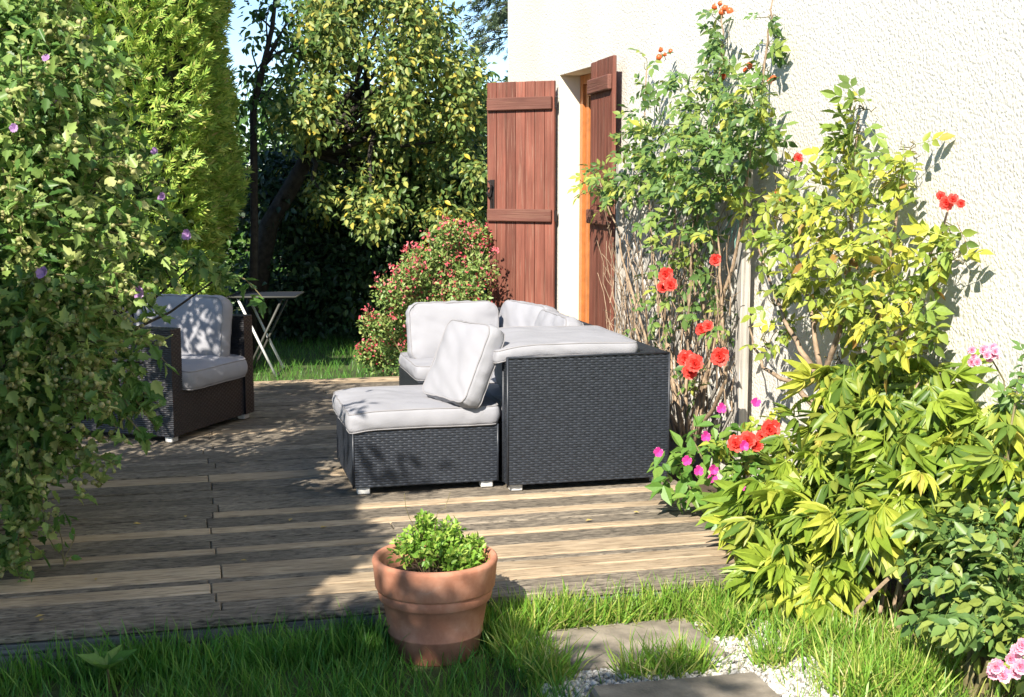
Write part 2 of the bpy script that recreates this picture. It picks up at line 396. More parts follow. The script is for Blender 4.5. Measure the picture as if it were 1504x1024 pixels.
def peony_leaf(seed):
    r = random.Random(seed); P = []
    P.append((tm([(-.012,0,0),(.012,0,0),(.01,.42,0),(-.01,.42,0)], [(0,1,2,3)]), Matrix.Identity(4)))
    for base, a0 in (((0, .40, 0), 0), ((0, .26, 0), .95), ((0, .26, 0), -.95)):
        m0 = xf(base, a0 + r.uniform(-.15, .15), 1.0, r.uniform(-.35, 0.05), r.uniform(-.3, .3))
        for a, L in ((0, .60), (.50, .46), (-.50, .46)):
            if a0 and r.random() < .12 and a: continue
            P.append((lance(L*r.uniform(.85, 1.15), .078*r.uniform(.85, 1.15), r.uniform(.12, .36)), m0 @ xf((0, .02, 0), a+r.uniform(-.12, .12), 1, r.uniform(-.2, .1))))
    return comb(P)
def spray(seed):
    r = random.Random(seed); V = []; F = []
    def strip(x0, y0, x1, y1, w, z1):
        b = len(V); dx, dy = x1-x0, y1-y0; L = math.hypot(dx, dy); nx, ny = -dy/L*w, dx/L*w
        V.extend([(x0-nx*.6, y0-ny*.6, 0), (x0+nx*.6, y0+ny*.6, 0), ((x0+x1)/2+nx, (y0+y1)/2+ny, z1*.4), (x1, y1, z1), ((x0+x1)/2-nx, (y0+y1)/2-ny, z1*.4)])
        F.append((b, b+1, b+2, b+3, b+4))
    strip(0, 0, 0, 1, .07, -.1)
    for i in range(3):
        y = .18+.22*i
        for sg in (-1, 1): strip(0, y, sg*(.34-.05*i)*r.uniform(.8, 1.2), y+.36+r.uniform(-.06, .06), .055, r.uniform(-.12, .06))
    return tm(V, F)

def nrmz(a): return a/np.maximum(np.linalg.norm(a, axis=1, keepdims=True), 1e-9)
def leaf_arrays(pos, axis, nrm, size, T):
    tv, tf = T
    axis = nrmz(axis); nrm = nrm - (nrm*axis).sum(1, keepdims=True)*axis; nrm = nrmz(nrm)
    side = np.cross(axis, nrm)
    N = len(pos); k = len(tv)
    V = pos[:, None, :] + size[:, None, None]*(tv[None, :, 0:1]*side[:, None, :] + tv[None, :, 1:2]*axis[:, None, :] + tv[None, :, 2:3]*nrm[:, None, :])
    V = V.reshape(-1, 3)
    lp = np.concatenate([np.array(f) for f in tf]); ln = np.array([len(f) for f in tf])
    st = np.concatenate([[0], np.cumsum(ln)[:-1]])
    loops = (lp[None, :] + (np.arange(N)*k)[:, None]).ravel()
    starts = (st[None, :] + (np.arange(N)*len(lp))[:, None]).ravel()
    return V, loops, starts
def foliage(name, pos, axis, nrm, size, Ts, mat, parent=None, kind='stuff'):
    if not isinstance(Ts, list): Ts = [Ts]
    off = np.zeros(3) if parent is None else np.array(parent.location)
    pos = np.asarray(pos, dtype=float) - off
    Vs, Ls, Ss = [], [], []; vb = lb = 0
    for i, T in enumerate(Ts):
        sel = slice(i, None, len(Ts))
        if len(pos[sel]) == 0: continue
        V, L, S = leaf_arrays(pos[sel], axis[sel], nrm[sel], size[sel], T)
        Vs.append(V); Ls.append(L+vb); Ss.append(S+lb); vb += len(V); lb += len(L)
    me = mesh_np(name, np.concatenate(Vs), np.concatenate(Ls), np.concatenate(Ss), mat)
    return link(name, me, parent, kind)
def leaf_objects(name, pos, axis, nrm, size, meshes, parent):
    axis = nrmz(axis); nrm = nrmz(nrm - (nrm*axis).sum(1, keepdims=True)*axis); side = np.cross(axis, nrm)
    for i in range(len(pos)):
        o = bpy.data.objects.new(name, meshes[i % len(meshes)]); col.objects.link(o); o.parent = parent
        s = size[i]; p = Vector(pos[i]) - parent.location
        m = Matrix(((side[i][0]*s, axis[i][0]*s, nrm[i][0]*s, p.x), (side[i][1]*s, axis[i][1]*s, nrm[i][1]*s, p.y), (side[i][2]*s, axis[i][2]*s, nrm[i][2]*s, p.z), (0, 0, 0, 1)))
        o.matrix_basis = m
def T_mesh(name, T, mat):
    return mesh(name, T[0], T[1], mat)
def ball(n):
    return nrmz(rng.normal(size=(n, 3)))
def cluster_pts(C, rad, n, shell=0.5, flat=0.85):
    """n leaves per cluster, pushed towards the cluster's shell"""
    C = np.asarray(C, float); rad = np.asarray(rad, float)
    d = ball(len(C)*n); rr = (shell + (1-shell)*rng.random(len(d)))**0.7
    P = np.repeat(C, n, 0) + d*(np.repeat(rad, n)*rr)[:, None]*np.array([1, 1, flat])
    return P, d
def orient(out, droop=0.3, up=0.7, jit=0.6):
    n = len(out)
    ax = out*0.6 + rng.normal(size=(n, 3))*jit + np.array([0, 0, -droop])
    nm = np.tile(np.array([0, 0, up]), (n, 1)) + out*0.6 + rng.normal(size=(n, 3))*0.45 - np.array(SUN)*0.35
    return ax, nm
def sizes(n, a, b): return rng.uniform(a, b, n)
def bend(a, b, n=6, sag=0.0, jit=0.03, seed=None):
    r = random.Random(seed if seed is not None else random.random())
    a, b = Vector(a), Vector(b); out = []
    for i in range(n):
        t = i/(n-1); p = a.lerp(b, t); e = math.sin(math.pi*t)
        out.append(p + Vector((r.uniform(-1, 1), r.uniform(-1, 1), r.uniform(-1, 1)))*jit*e + Vector((0, 0, sag*e)))
    return out
def taper(r0, r1, n): return [r0+(r1-r0)*i/(n-1) for i in range(n)]

GZ = -0.13      # lawn level; the deck top is z = 0
WALL = 2.74     # garden face of the house
DF, DB = 4.36, 9.68
DL, DR = -3.0, 2.32

# ================================================================== SETTING
mb = MB(); mb.add([(-700, -700, GZ), (700, -700, GZ), (700, 700, GZ), (-700, 700, GZ)], [(0, 1, 2, 3)])
tag(mb.build('ground', M['lawn']), kind='structure')
mb = MB(); mb.add([(DR+.02, 2.6, GZ+.004), (WALL-.004, 2.6, GZ+.004), (WALL-.004, 9.0, GZ+.012), (DR+.02, 9.0, GZ+.012)], [(0, 1, 2, 3)])
tag(mb.build('flower_bed', M['soil']), kind='structure')

# ---------------------------------------------------------------- deck
deck = tag(bpy.data.objects.new('deck', None), kind='structure'); col.objects.link(deck)
rows = [(4.36, 4.455, 'D'), (4.455, 4.555, 'D'), (4.555, 4.66, 'DL'), (4.66, 4.776, 'L'), (4.776, 4.83, 'D'), (4.83, 5.007, 'L'), (5.007, 5.168, 'D'), (5.168, 5.243, 'L'),
        (5.243, 5.36, 'D'), (5.36, 5.47, 'D'), (5.47, 5.575, 'L'), (5.575, 5.74, 'D'), (5.74, 5.83, 'DL'), (5.83, 5.98, 'D'), (5.98, 6.12, 'D'), (6.12, 6.27, 'D'),
        (6.27, 6.44, 'D'), (6.44, 6.60, 'L'), (6.60, 6.74, 'D')]
d = 6.74; k = 0
while d < DB - 0.05:
    wd = 0.145 + random.uniform(-.03, .02); d1 = min(d+wd, DB)
    rows.append((d, d1, 'L' if (abs(d-7.7) < .06 or d > 9.35) else 'D')); d = d1  # rearmost boards pale to paint in the sunlit stripes there
def board(u0, u1, y0, y1, tone):
    g = 0.005; dz = random.uniform(-.0035, .0025)
    mb = MB(); mb.box((-(u1-u0)/2+.002, -(y1-y0)/2+g, -.03), ((u1-u0)/2-.002, (y1-y0)/2-g, dz), 0.004)
    o = mb.build('board', M['board_light'] if tone == 'L' else M['board_dark'], deck, world=False)
    o.location = ((u0+u1)/2, (y0+y1)/2, 0)
    o.rotation_euler = (random.uniform(-.006, .006), 0, random.uniform(-.0006, .0006))
for i, (a, b, t) in enumerate(rows):
    j = 0.05 + random.uniform(-.03, .05) if t != 'D' or i % 3 else random.choice([-.9, .9, 1.35]) + random.uniform(-.1, .1)
    if t == 'DL': tl, tr_ = 'D', 'L'
    else: tl = tr_ = t
    board(DL, j, a, b, tl); board(j, DR, a, b, tr_)
mb = MB(); mb.box((DL, DF+.006, GZ-.02), (DR, DF+.03, -.034)); mb.build('fascia', M['fascia'], deck)
mb = MB()
for u in np.arange(DL+.05, DR, .52): mb.box((u, DF+.04, GZ-.02), (u+.06, DB-.02, -.033))
mb.build('joists', M['board_dark'], deck)

# ---------------------------------------------------------------- house
JF = at_x(822, 112, WALL); JN = at_x(879, 93, WALL)
DY1 = JF.y; DY0 = JN.y; DTOP = (JF.z+JN.z)/2
CORN = at_x(746, 60, WALL).y
house = thing('house', 'cream roughcast house wall with a door opening and brown shutters', 'house', (WALL, 6, GZ))
mb = MB(); H = 5.6; TH = 0.32
Y0 = -3.5
def wallpiece(y0, y1, z0, z1):
    mb.add([(WALL, y0, z0), (WALL, y1, z0), (WALL, y1, z1), (WALL, y0, z1)], [(0, 3, 2, 1)])
wallpiece(Y0, DY0, GZ-.05, DTOP); wallpiece(DY1, CORN, GZ-.05, DTOP); wallpiece(Y0, CORN, DTOP, H)
mb.add([(WALL, CORN, GZ-.05), (WALL+7, CORN, GZ-.05), (WALL+7, CORN, H), (WALL, CORN, H)], [(0, 3, 2, 1)])
mb.add([(WALL, Y0, GZ-.05), (WALL+7, Y0, GZ-.05), (WALL+7, Y0, H), (WALL, Y0, H)], [(0, 1, 2, 3)])
mb.add([(WALL+7, Y0, GZ-.05), (WALL+7, CORN, GZ-.05), (WALL+7, CORN, H), (WALL+7, Y0, H)], [(0, 1, 2, 3)])
mb.build('wall', M['stucco'], house)
mb = MB(); mb.box((WALL+.02, Y0+.02, H), (WALL+6.98, CORN-.02, H+.15)); mb.build('roof', M['terracotta'], house)
RV = 0.22
mb = MB()
mb.add([(WALL, DY1, 0.01), (WALL+RV, DY1, 0.01), (WALL+RV, DY1, DTOP), (WALL, DY1, DTOP)], [(0, 1, 2, 3)])
mb.add([(WALL, DY0, 0.01), (WALL+RV, DY0, 0.01), (WALL+RV, DY0, DTOP), (WALL, DY0, DTOP)], [(0, 3, 2, 1)])
mb.add([(WALL, DY0, DTOP), (WALL+RV, DY0, DTOP), (WALL+RV, DY1, DTOP), (WALL, DY1, DTOP)], [(0, 3, 2, 1)])
mb.build('reveal', M['smooth_render'], house)
mb = MB(); mb.box((WALL-.03, DY0+.004, GZ), (WALL+RV+.1, DY1-.004, 0.03), .006); mb.build('door_sill', M['slab'], house)
mb = MB()
mb.box((WALL+RV-.06, DY1-.075, .03), (WALL+RV+.02, DY1-.002, DTOP-.002)); mb.box((WALL+RV-.06, DY0+.002, .03), (WALL+RV+.02, DY0+.075, DTOP-.002))
mb.box((WALL+RV-.058, DY0+.075, DTOP-.07), (WALL+RV+.018, DY1-.075, DTOP-.003)); fr = mb.build('door_frame', M['orange'], house)
mb = MB(); ym = (DY0+DY1)/2
for a, b in ((DY0+.078, ym-.002), (ym+.002, DY1-.078)):
    mb = MB()
    mb.box((WALL+RV-.04, a, .035), (WALL+RV+.01, a+.08, DTOP-.074)); mb.box((WALL+RV-.04, b-.08, .035), (WALL+RV+.01, b, DTOP-.074))
    mb.box((WALL+RV-.038, a+.08, .035), (WALL+RV+.008, b-.08, .22)); mb.box((WALL+RV-.038, a+.08, DTOP-.16), (WALL+RV+.008, b-.08, DTOP-.074))
    dl = mb.build('door_leaf', M['orange'], house)
    mb = MB(); mb.box((WALL+RV-.02, a+.08, .22), (WALL+RV-.012, b-.08, DTOP-.16)); mb.build('pane', M['glass'], dl)

# ---------------------------------------------------------------- shutters
def shutter(name, label, loc, rotz, flip, width, hgt):
    s = thing(name, label, 'shutter', loc, rotz, 'shutters of the garden door')
    n = 7; pw = width/n
    for i in range(n):
        mb = MB(); mb.box((-pw/2+.0015, -.013, 0), (pw/2-.0015, .013, hgt+random.uniform(-.002, .002)), .003)
        o = mb.build('plank', M['shutter'], s, world=False); o.location = (pw*(i+.5), random.uniform(-.001, .001), 0)
    for z in (.22, hgt*.535, hgt-.165):
        mb = MB(); mb.box((.014, flip*.013 if flip > 0 else -.043, -.048), (width-.012, .043 if flip > 0 else -.013, .048), .006)
        o = mb.build('batten', M['batten'], s, world=False); o.location = (0, 0, z)
        mb = MB(); mb.tube([(-.008, 0, z-.04), (-.008, 0, z+.04)], .011, 8); mb.build('hinge', M['iron'], s, world=False)
    return s
hz = 0.05; HS = at_x(816, 116, WALL).z - hz - 0.02
pA = Vector((WALL-.035, DY1-.005, hz)); pB = at_depth(709, 120, 10.18)
angA = math.atan2(pB.y-pA.y, pB.x-pA.x); wA = 0.585
SA = shutter('shutter', 'open brown plank shutter with iron latch, beside the red-flowered bush', pA, angA, 1, wA, HS)
mb = MB()
zz = HS*.60
mb.tube([(wA-.05, .02, zz-.11), (wA-.05, .03, zz-.02), (wA-.045, .055, zz), (wA-.06, .05, zz+.09), (wA-.03, .04, zz+.12)], .010, 6)
mb.tube([(wA-.05, .03, zz-.02), (wA-.02, .05, zz+.03), (wA-.035, .05, zz+.07)], .012, 6); mb.box((wA-.068, .013, zz-.13), (wA-.03, .022, zz+.13))
mb.build('latch', M['iron'], SA, world=False)
pC = Vector((WALL-.045, DY0-.01, hz)); pD = at_depth(909, 78, 8.44)
angC = math.atan2((pD.y-pC.y), (pD.x-pC.x)+.0); angC = R(-93.5)
SC = shutter('shutter', 'brown plank shutter folded flat against the wall beside the climbing rose', pC, angC, -1, wA, HS+.045)

# ================================================================== FURNITURE
def weave(mbl, o, U, V, w, h, rp=.012, cp=.0215, amp=.0021):
    """woven strands on the panel o + s*U + t*V; the normal is U x V"""
    U = Vector(U).normalized(); V = Vector(V).normalized(); N = U.cross(V); o = Vector(o)
    nr = max(2, int(round(h/rp))); rp = h/nr; nc = max(2, int(round(w/cp))); cp = w/nc
    for r in range(nr):
        z = (r+.5)*rp; Vv = []; F = []; m = nc*2
        for i in range(m+1):
            x = min(w, i*cp/2)
            a = amp*math.cos(math.pi*(x/cp) + math.pi*r) if 0 < i < m else 0
            tlt = random.uniform(-.0004, .0004)
            for j, (dz, dn) in enumerate(((-.47, -.0012), (0, .0016), (.47, -.0012))):
                Vv.append(o + U*x + V*(z+dz*rp) + N*(a+dn+.0035+tlt))
        for i in range(m):
            b = i*3
            F += [(b, b+3, b+4, b+1), (b+1, b+4, b+5, b+2)]
        mbl.add(Vv, F)
def build_raw(mb, name, mat, parent, smooth=True, kind=None):
    return link(name, mesh(name, mb.V, mb.F, mat, smooth), parent, kind)
def cushion(name, w, d, h, parent=None, mat=None, puff=.25, seed=0, corner=.06, wr=.008, n=32, sag=None):
    """boxed cushion centred on x, y with its underside at z=0; piping on both seams"""
    r = random.Random(seed); ox, oy = r.uniform(0, 90), r.uniform(0, 90)
    def m(x, y, z):
        # x,y,z in -1..1 on the cube
        sx = x*w/2; sy = y*d/2
        # rounded corners in plan
        cx, cy = w/2-corner, d/2-corner
        ax, ay = abs(sx), abs(sy)
        if ax > cx and ay > cy:
            vx, vy = ax-cx, ay-cy; L = math.hypot(vx, vy); mxx = max(vx, vy)
            if L > 1e-9: vx *= mxx/L; vy *= mxx/L
            ax, ay = cx+vx, cy+vy
        sx = math.copysign(ax, x); sy = math.copysign(ay, y)
        edge = (1-x**4)*(1-y**4)
        prof = .80 + puff*edge
        zz = z*h/2*prof
        bul = (1-z*z)*h*.10
        L = math.hypot(x, y) or 1
        if abs(x) > .999: sx += math.copysign(bul, x)
        if abs(y) > .999: sy += math.copysign(bul, y)
        nz = noise.noise(Vector((sx*7+ox, sy*7+oy, z*2)))*wr*.9 + noise.noise(Vector((sx*9+sy*16+ox, sy*7-sx*3, z*3)))*wr*.6 - max(0, .25-abs(noise.noise(Vector((sx*5+ox, sy*8+sx*4+oy, 1.7)))))*wr*1.3
        rim = (noise.noise(Vector((sx*34+ox, sy*34+oy, zz*9)))*.9 + noise.noise(Vector((sx*14+ox+zz*30, sy*14, 3))))*wr*(1-abs(z)*.6)*.8
        if abs(x) > .999: sx += rim
        elif abs(y) > .999: sy += rim
        else: zz += nz*(1 if z > 0 else .5)
        zz += noise.noise(Vector((sx*3+oy, sy*3, 0)))*wr*.8
        v = Vector((sx, sy, zz + h*.4))
        if sag: v = sag(v)
        return v
    cache = {}; V = []; F = []
    nz_ = 6
    def vid(x, y, z):
        k = (round(x, 5), round(y, 5), round(z, 5))
        if k not in cache: cache[k] = len(V); V.append(m(x, y, z))
        return cache[k]
    g = [math.sin(math.pi/2*(-1+2*i/n)) * .35 + (-1+2*i/n)*.65 for i in range(n+1)]; g[0], g[-1] = -1.0, 1.0
    gz = [-1+2*i/nz_ for i in range(nz_+1)]
    for i in range(n):
        for j in range(n):
            F.append((vid(g[i], g[j], 1), vid(g[i+1], g[j], 1), vid(g[i+1], g[j+1], 1), vid(g[i], g[j+1], 1)))
            F.append((vid(g[i], g[j], -1), vid(g[i], g[j+1], -1), vid(g[i+1], g[j+1], -1), vid(g[i+1], g[j], -1)))
        for k in range(nz_):
            F.append((vid(g[i], -1, gz[k]), vid(g[i+1], -1, gz[k]), vid(g[i+1], -1, gz[k+1]), vid(g[i], -1, gz[k+1])))
            F.append((vid(g[i], 1, gz[k]), vid(g[i], 1, gz[k+1]), vid(g[i+1], 1, gz[k+1]), vid(g[i+1], 1, gz[k])))
            F.append((vid(-1, g[i], gz[k]), vid(-1, g[i], gz[k+1]), vid(-1, g[i+1], gz[k+1]), vid(-1, g[i+1], gz[k])))
            F.append((vid(1, g[i], gz[k]), vid(1, g[i+1], gz[k]), vid(1, g[i+1], gz[k+1]), vid(1, g[i], gz[k+1])))
    o = link(name, mesh(name, V, F, mat or M['fabric'], True), parent)
    for z in (-1, 1):
        loop = [m(x, -1, z) for x in g] + [m(1, y, z) for y in g[1:]] + [m(x, 1, z) for x in g[::-1][1:]] + [m(-1, y, z) for y in g[::-1][1:]]
        p = MB(); p.tube(loop, .0032, 5, cap=False); link('piping', mesh('piping', p.V, p.F, M['piping'], True), o)
    return o
def feet(parent, pts, s=.05, h=.035):
    for x, y in pts:
        mb = MB(); mb.box((x-s*.6, y-s/2, 0), (x+s*.6, y+s/2, h), .004); build_raw(mb, 'foot', M['silver'], parent, False)
def strip_edge(parent, segs, mat):
    for a, b in segs:
        mb = MB(); mb.tube([a, b], .006, 6); build_raw(mb, 'edge_trim', mat, parent, True)
def woven_box(name, a, b, parent, mat, faces):
    (x0, y0, z0), (x1, y1, z1) = a, b
    e = .005
    mb = MB(); mb.box((x0+e, y0+e, z0+e), (x1-e, y1-e, z1-e)); fr_ = build_raw(mb, name, M['wicker_back'], parent, False)
    mb = MB(); i = e - .001
    for f in faces:
        if f == '-y': weave(mb, (x0, y0+i, z0), (1,0,0), (0,0,1), x1-x0, z1-z0)
        if f == '+y': weave(mb, (x1, y1-i, z0), (-1,0,0), (0,0,1), x1-x0, z1-z0)
        if f == '-x': weave(mb, (x0+i, y1, z0), (0,-1,0), (0,0,1), y1-y0, z1-z0)
        if f == '+x': weave(mb, (x1-i, y0, z0), (0,1,0), (0,0,1), y1-y0, z1-z0)
        if f == '+z': weave(mb, (x0, y0, z1-i), (1,0,0), (0,1,0), x1-x0, y1-y0)
    if mb.V: link('weave', mesh('weave', mb.V, mb.F, mat, True), fr_, 'stuff')
    return fr_

# --- ottoman (footstool)
OT = thing('footstool', 'low dark grey wicker footstool in front of the sofa on the wooden deck', 'footstool', (1.07, 6.33, 0))
woven_box('base', (-.35, -.35, .035), (.35, .35, .315), OT, M['wicker'], ['-y', '-x', '+x', '+z', '+y'])
strip_edge(OT, [((-.35, -.35, .035), (-.35, -.35, .315)), ((.35, -.35, .035), (.35, -.35, .315)), ((-.35, -.35, .315), (.35, -.35, .315)), ((-.35, .35, .315), (-.35, -.35, .315))], M['wicker'])
feet(OT, [(-.30, -.31), (.30, -.31), (-.30, .31), (.30, .31)])
def sagA(v):
    t = max(0, -(v.x+.20)/.16); v.z -= .018*t*t; return v
c = cushion('seat_cushion', .72, .71, .11, None, seed=3, corner=.035, puff=.14, wr=.009, sag=sagA)
c.location = (1.065, 6.325, .316); tag(c, 'flat pale grey seat cushion lying on the wicker footstool', 'cushion')

# --- long sofa along the wall, facing away from it
SX0, SX1, SYa, SYb = 1.44, 2.25, 5.86, 8.25
SF = thing('sofa', 'dark grey wicker corner sofa with solid woven end panel along the wall', 'sofa', ((SX0+SX1)/2, (SYa+SYb)/2, 0))
ox, oy = SF.location.x, SF.location.y
def sb(name, a, b, faces): return woven_box(name, (a[0]-ox, a[1]-oy, a[2]), (b[0]-ox, b[1]-oy, b[2]), SF, M['wicker'], faces)
sb('end_panel', (SX0, SYa, .035), (SX1, SYa+.09, .65), ['-y', '-x', '+y', '+x', '+z'])
sb('back_panel', (SX1-.09, SYa+.09, .035), (SX1, SYb, .65), ['-x', '+x', '+z'])
sb('seat_base', (SX0+.01, SYa+.09, .035), (SX1-.09, SYb-.09, .30), ['-x', '+z'])
sb('corner_back', (SX0-.03, SYb-.09, .035), (SX1-.09, SYb, .65), ['-y', '+y', '-x', '+z'])
sb('corner_seat', (SX0-.155, SYb-.80, .035), (SX0+.01, SYb-.09, .30), ['-y', '-x', '+z'])
strip_edge(SF, [((SX0-ox, SYa-oy, .035), (SX0-ox, SYa-oy, .65)), ((SX1-ox, SYa-oy, .035), (SX1-ox, SYa-oy, .65)), ((SX0-ox, SYa-oy, .65), (SX1-ox, SYa-oy, .65)), ((SX0-ox, SYa+.09-oy, .035), (SX0-ox, SYa+.09-oy, .65))], M['wicker'])
feet(SF, [(x-ox, y-oy) for x, y in ((SX0+.05, SYa+.05), (SX1-.04, SYa+.05), (SX0+.05, SYb-.9), (SX1-.05, SYb-.05), (SX0-.13, SYb-.05), (SX0-.13, SYb-.74))])
def placed(o, loc, rot): o.location = loc; o.rotation_euler = rot; return o
for i, (y, lb) in enumerate(((6.32, 'pale grey seat cushion in the sofa behind the woven end panel'), (7.08, 'pale grey seat cushion in the middle of the long sofa'))):
    c = cushion('seat_cushion', .66, .72, .12, seed=20+i); placed(c, (SX0+.36, y, .302), (0, 0, 0)); tag(c, lb, 'cushion', 'sofa seat cushions')
c = cushion('seat_cushion', .84, .66, .105, seed=29); placed(c, (SX0+.265, SYb-.44, .302), (0, 0, 0)); tag(c, 'pale grey seat cushion at the far corner seat of the sofa', 'cushion', 'sofa seat cushions')
# upright cushion of the corner seat, towards the camera
c = cushion('back_cushion', .56, .36, .135, seed=31, corner=.07, puff=.4, wr=.011)
placed(c, (SX0+.15, SYb-.30, .525), (R(77), 0, R(0))); tag(c, 'plump pale grey back cushion upright at the left end of the far corner seat', 'cushion', 'sofa back cushions')
for i, (y, rz, lb) in enumerate(((7.78, R(-78), 'pale grey back cushion leaning in the sofa corner before the brown shutter'), (7.12, R(-90), 'pale grey back cushion leaning along the wall side before the white door reveal'))):
    c = cushion('back_cushion', .60, .36, .135, seed=33+i, corner=.07, puff=.4, wr=.010)
    placed(c, (SX1-.18, y, .515), (R(72), 0, rz)); tag(c, lb, 'cushion', 'sofa back cushions')
# flat cushion lying across the end panel
def sagB(v):
    t = max(0, -(v.x+.12)/.22); v.z -= .030*t*t; t2 = max(0, v.x-.1); v.z -= .05*t2*t2; return v
c = cushion('seat_cushion', .70, .72, .068, seed=41, corner=.03, puff=.16, wr=.008, sag=sagB)
placed(c, (SX0+.315, SYa+.385, .652), (R(0), R(0), R(-2))); tag(c, 'flat pale grey cushion laid across the top of the woven end panel', 'cushion')
# spare cushion that holds it up inside the sofa
c = cushion('spare_cushion', .56, .42, .20, seed=43, puff=.4); placed(c, (SX0+.38, SYa+.45, .43), (0, 0, .05)); tag(c, 'pale grey cushion lying under the flat cushion in the sofa', 'cushion')
# pillow leaning on the footstool against the sofa
c = cushion('pillow', .39, .39, .12, seed=51, corner=.04, puff=.34, wr=.010)
placed(c, (1.325, 6.14, .575), (R(66), 0, R(-70))); tag(c, 'square pale grey pillow leaning on the footstool against the sofa', 'pillow')

# --- armchair on the left
A0 = at_z(256, 652, 0); A1 = at_z(374, 613, 0)
fd = Vector((A1.x-A0.x, A1.y-A0.y, 0)); FW = fd.length; az = math.atan2(fd.y, fd.x)
ac = Vector(((A0.x+A1.x)/2, (A0.y+A1.y)/2, 0)); DP = 1.30
AC = thing('armchair', 'dark wicker armchair with arms, half hidden by the leafy bush', 'armchair', ac, az)
def ab(name, a, b, faces): return woven_box(name, a, b, AC, M['wicker_brown'], faces)
ab('arm', (-FW/2, 0, .035), (-FW/2+.10, DP, .65), ['-y', '-x', '+x', '+z'])
ab('arm', (FW/2-.10, 0, .035), (FW/2, DP, .65), ['-y', '-x', '+x', '+z'])
ab('seat_base', (-FW/2+.10, .012, .035), (FW/2-.10, DP-.1, .30), ['-y', '+z'])
ab('backrest', (-FW/2+.10, DP-.10, .035), (FW/2-.10, DP, .65), ['-y', '+y', '+z'])
feet(AC, [(-FW/2+.05, .05), (FW/2-.05, .05), (-FW/2+.05, DP-.05), (FW/2-.05, DP-.05)])
Mac = Matrix.Translation(ac) @ Matrix.Rotation(az, 4, 'Z')
def on_ac(o, loc, rot):
    o.location = Mac @ Vector(loc); e = (Matrix.Rotation(az, 3, 'Z') @ Matrix.Rotation(rot[2], 3, 'Z') @ Matrix.Rotation(rot[1], 3, 'Y') @ Matrix.Rotation(rot[0], 3, 'X')).to_euler(); o.rotation_euler = e
def sagC(v):
    t = max(0, -(v.y+.30)/.25); v.z -= .05*t*t; return v
c = cushion('seat_cushion', FW-.21, .86, .13, seed=61, corner=.06, puff=.3, wr=.014, sag=sagC); on_ac(c, (0, .40, .302), (0, 0, 0)); tag(c, 'rumpled grey seat cushion in the dark armchair, in the shade', 'cushion')
c = cushion('back_cushion', .60, .40, .15, seed=62, corner=.07, puff=.4, wr=.011); on_ac(c, (FW/2-.17, .36, .56), (R(80), 0, R(-86))); tag(c, 'grey back cushion dappled with sun spots against the armchair arm', 'cushion', 'armchair back cushions')
c = cushion('back_cushion', .62, .40, .15, seed=63, corner=.07, puff=.4, wr=.011); on_ac(c, (0.0, DP-.40, .56), (R(74), 0, 0)); tag(c, 'grey back cushion at the armchair back, behind the bush twigs', 'cushion', 'armchair back cushions')

# --- folding table behind the armchair
TB = at_depth(394, 545, 10.7); TB.z = GZ
FT = thing('folding_table', 'small folding table with thin crossed pale legs on the shaded lawn', 'table', TB, -YAW)
mb = MB(); mb.box((-.27, -.22, .655), (.27, .22, .675), .004); build_raw(mb, 'table_top', M['table_top'], FT, False)
mb = MB(); mb.tube([(-.275, -.225, .668), (.275, -.225, .668), (.275, .225, .668), (-.275, .225, .668), (-.275, -.225, .668)], .008, 6); build_raw(mb, 'rim', M['table_edge_shaded'], FT)
for y in (-.19, .19):
    mb = MB(); mb.tube([(-.20, y, .655), (.10, y, 0.01)], .011, 8); build_raw(mb, 'leg', M['white_metal'], FT)
    mb = MB(); mb.tube([(.16, y*.85, .655), (-.16, y*.85, 0.01)], .010, 8); build_raw(mb, 'leg', M['table_edge_shaded'], FT)
for x, zz in ((.10, .02), (-.16, .02)):
    mb = MB(); mb.tube([(x, -.19, zz), (x, .19, zz)], .009, 6); build_raw(mb, 'crossbar', M['table_edge_shaded'], FT)

# --- terracotta pot
PC = at_z(641, 966, GZ); PC.y += .055; PC.x += .008
POT = thing('flower_pot', 'large terracotta flower pot with a thick rolled rim, standing in the grass', 'flower pot', (PC.x, PC.y, GZ))
mb = MB()
prof = [(0.0, .0), (.140, 0), (.146, .006), (.160, .085), (.1635, .088), (.164, .094), (.162, .098), (.179, .205), (.188, .209), (.192, .214), (.196, .236), (.194, .243), (.191, .246), (.200, .250), (.2045, .258), (.211, .335), (.2145, .348), (.2125, .359), (.205, .365), (.194, .362), (.188, .35), (.178, .27), (.0, .27)]
mb.lathe([(r_, z_*.945) for r_, z_ in prof], 72); build_raw(mb, 'pot_body', M['terracotta'], POT)
mb = MB(); NS = 20
mb.lathe([(.0, .278), (.07, .282), (.13, .275), (.180, .267)], 40); build_raw(mb, 'soil', M['soil'], POT)
HB = thing('herb_plant', 'bright green small-leaved herb growing in the terracotta pot', 'plant', (PC.x, PC.y, GZ+.29))
hc = []; hr = []
for i in range(60):
    a = random.uniform(0, 6.28); q = math.sqrt(random.random())*.165
    h_ = random.uniform(.03, .165)*(1.1-q/.26) + (.03 if math.cos(a) < 0 else -.01)
    hc.append((PC.x+.018+q*math.cos(a)*1.0, PC.y+.02+q*math.sin(a)*.85, GZ+.285+max(.02, h_))); hr.append(random.uniform(.022, .045))
P, d_ = cluster_pts(hc, hr, 46, .2); ax, nm = orient(d_, -.2, .8); foliage('foliage', P, ax, nm, sizes(len(P), .016, .028), OVATE, M['herb'], HB)
mb = MB()
for c_ in hc: mb.tube(bend((PC.x+(c_[0]-PC.x)*.5, PC.y+(c_[1]-PC.y)*.5, GZ+.288), c_, 4, 0, .01), .0016, 4)
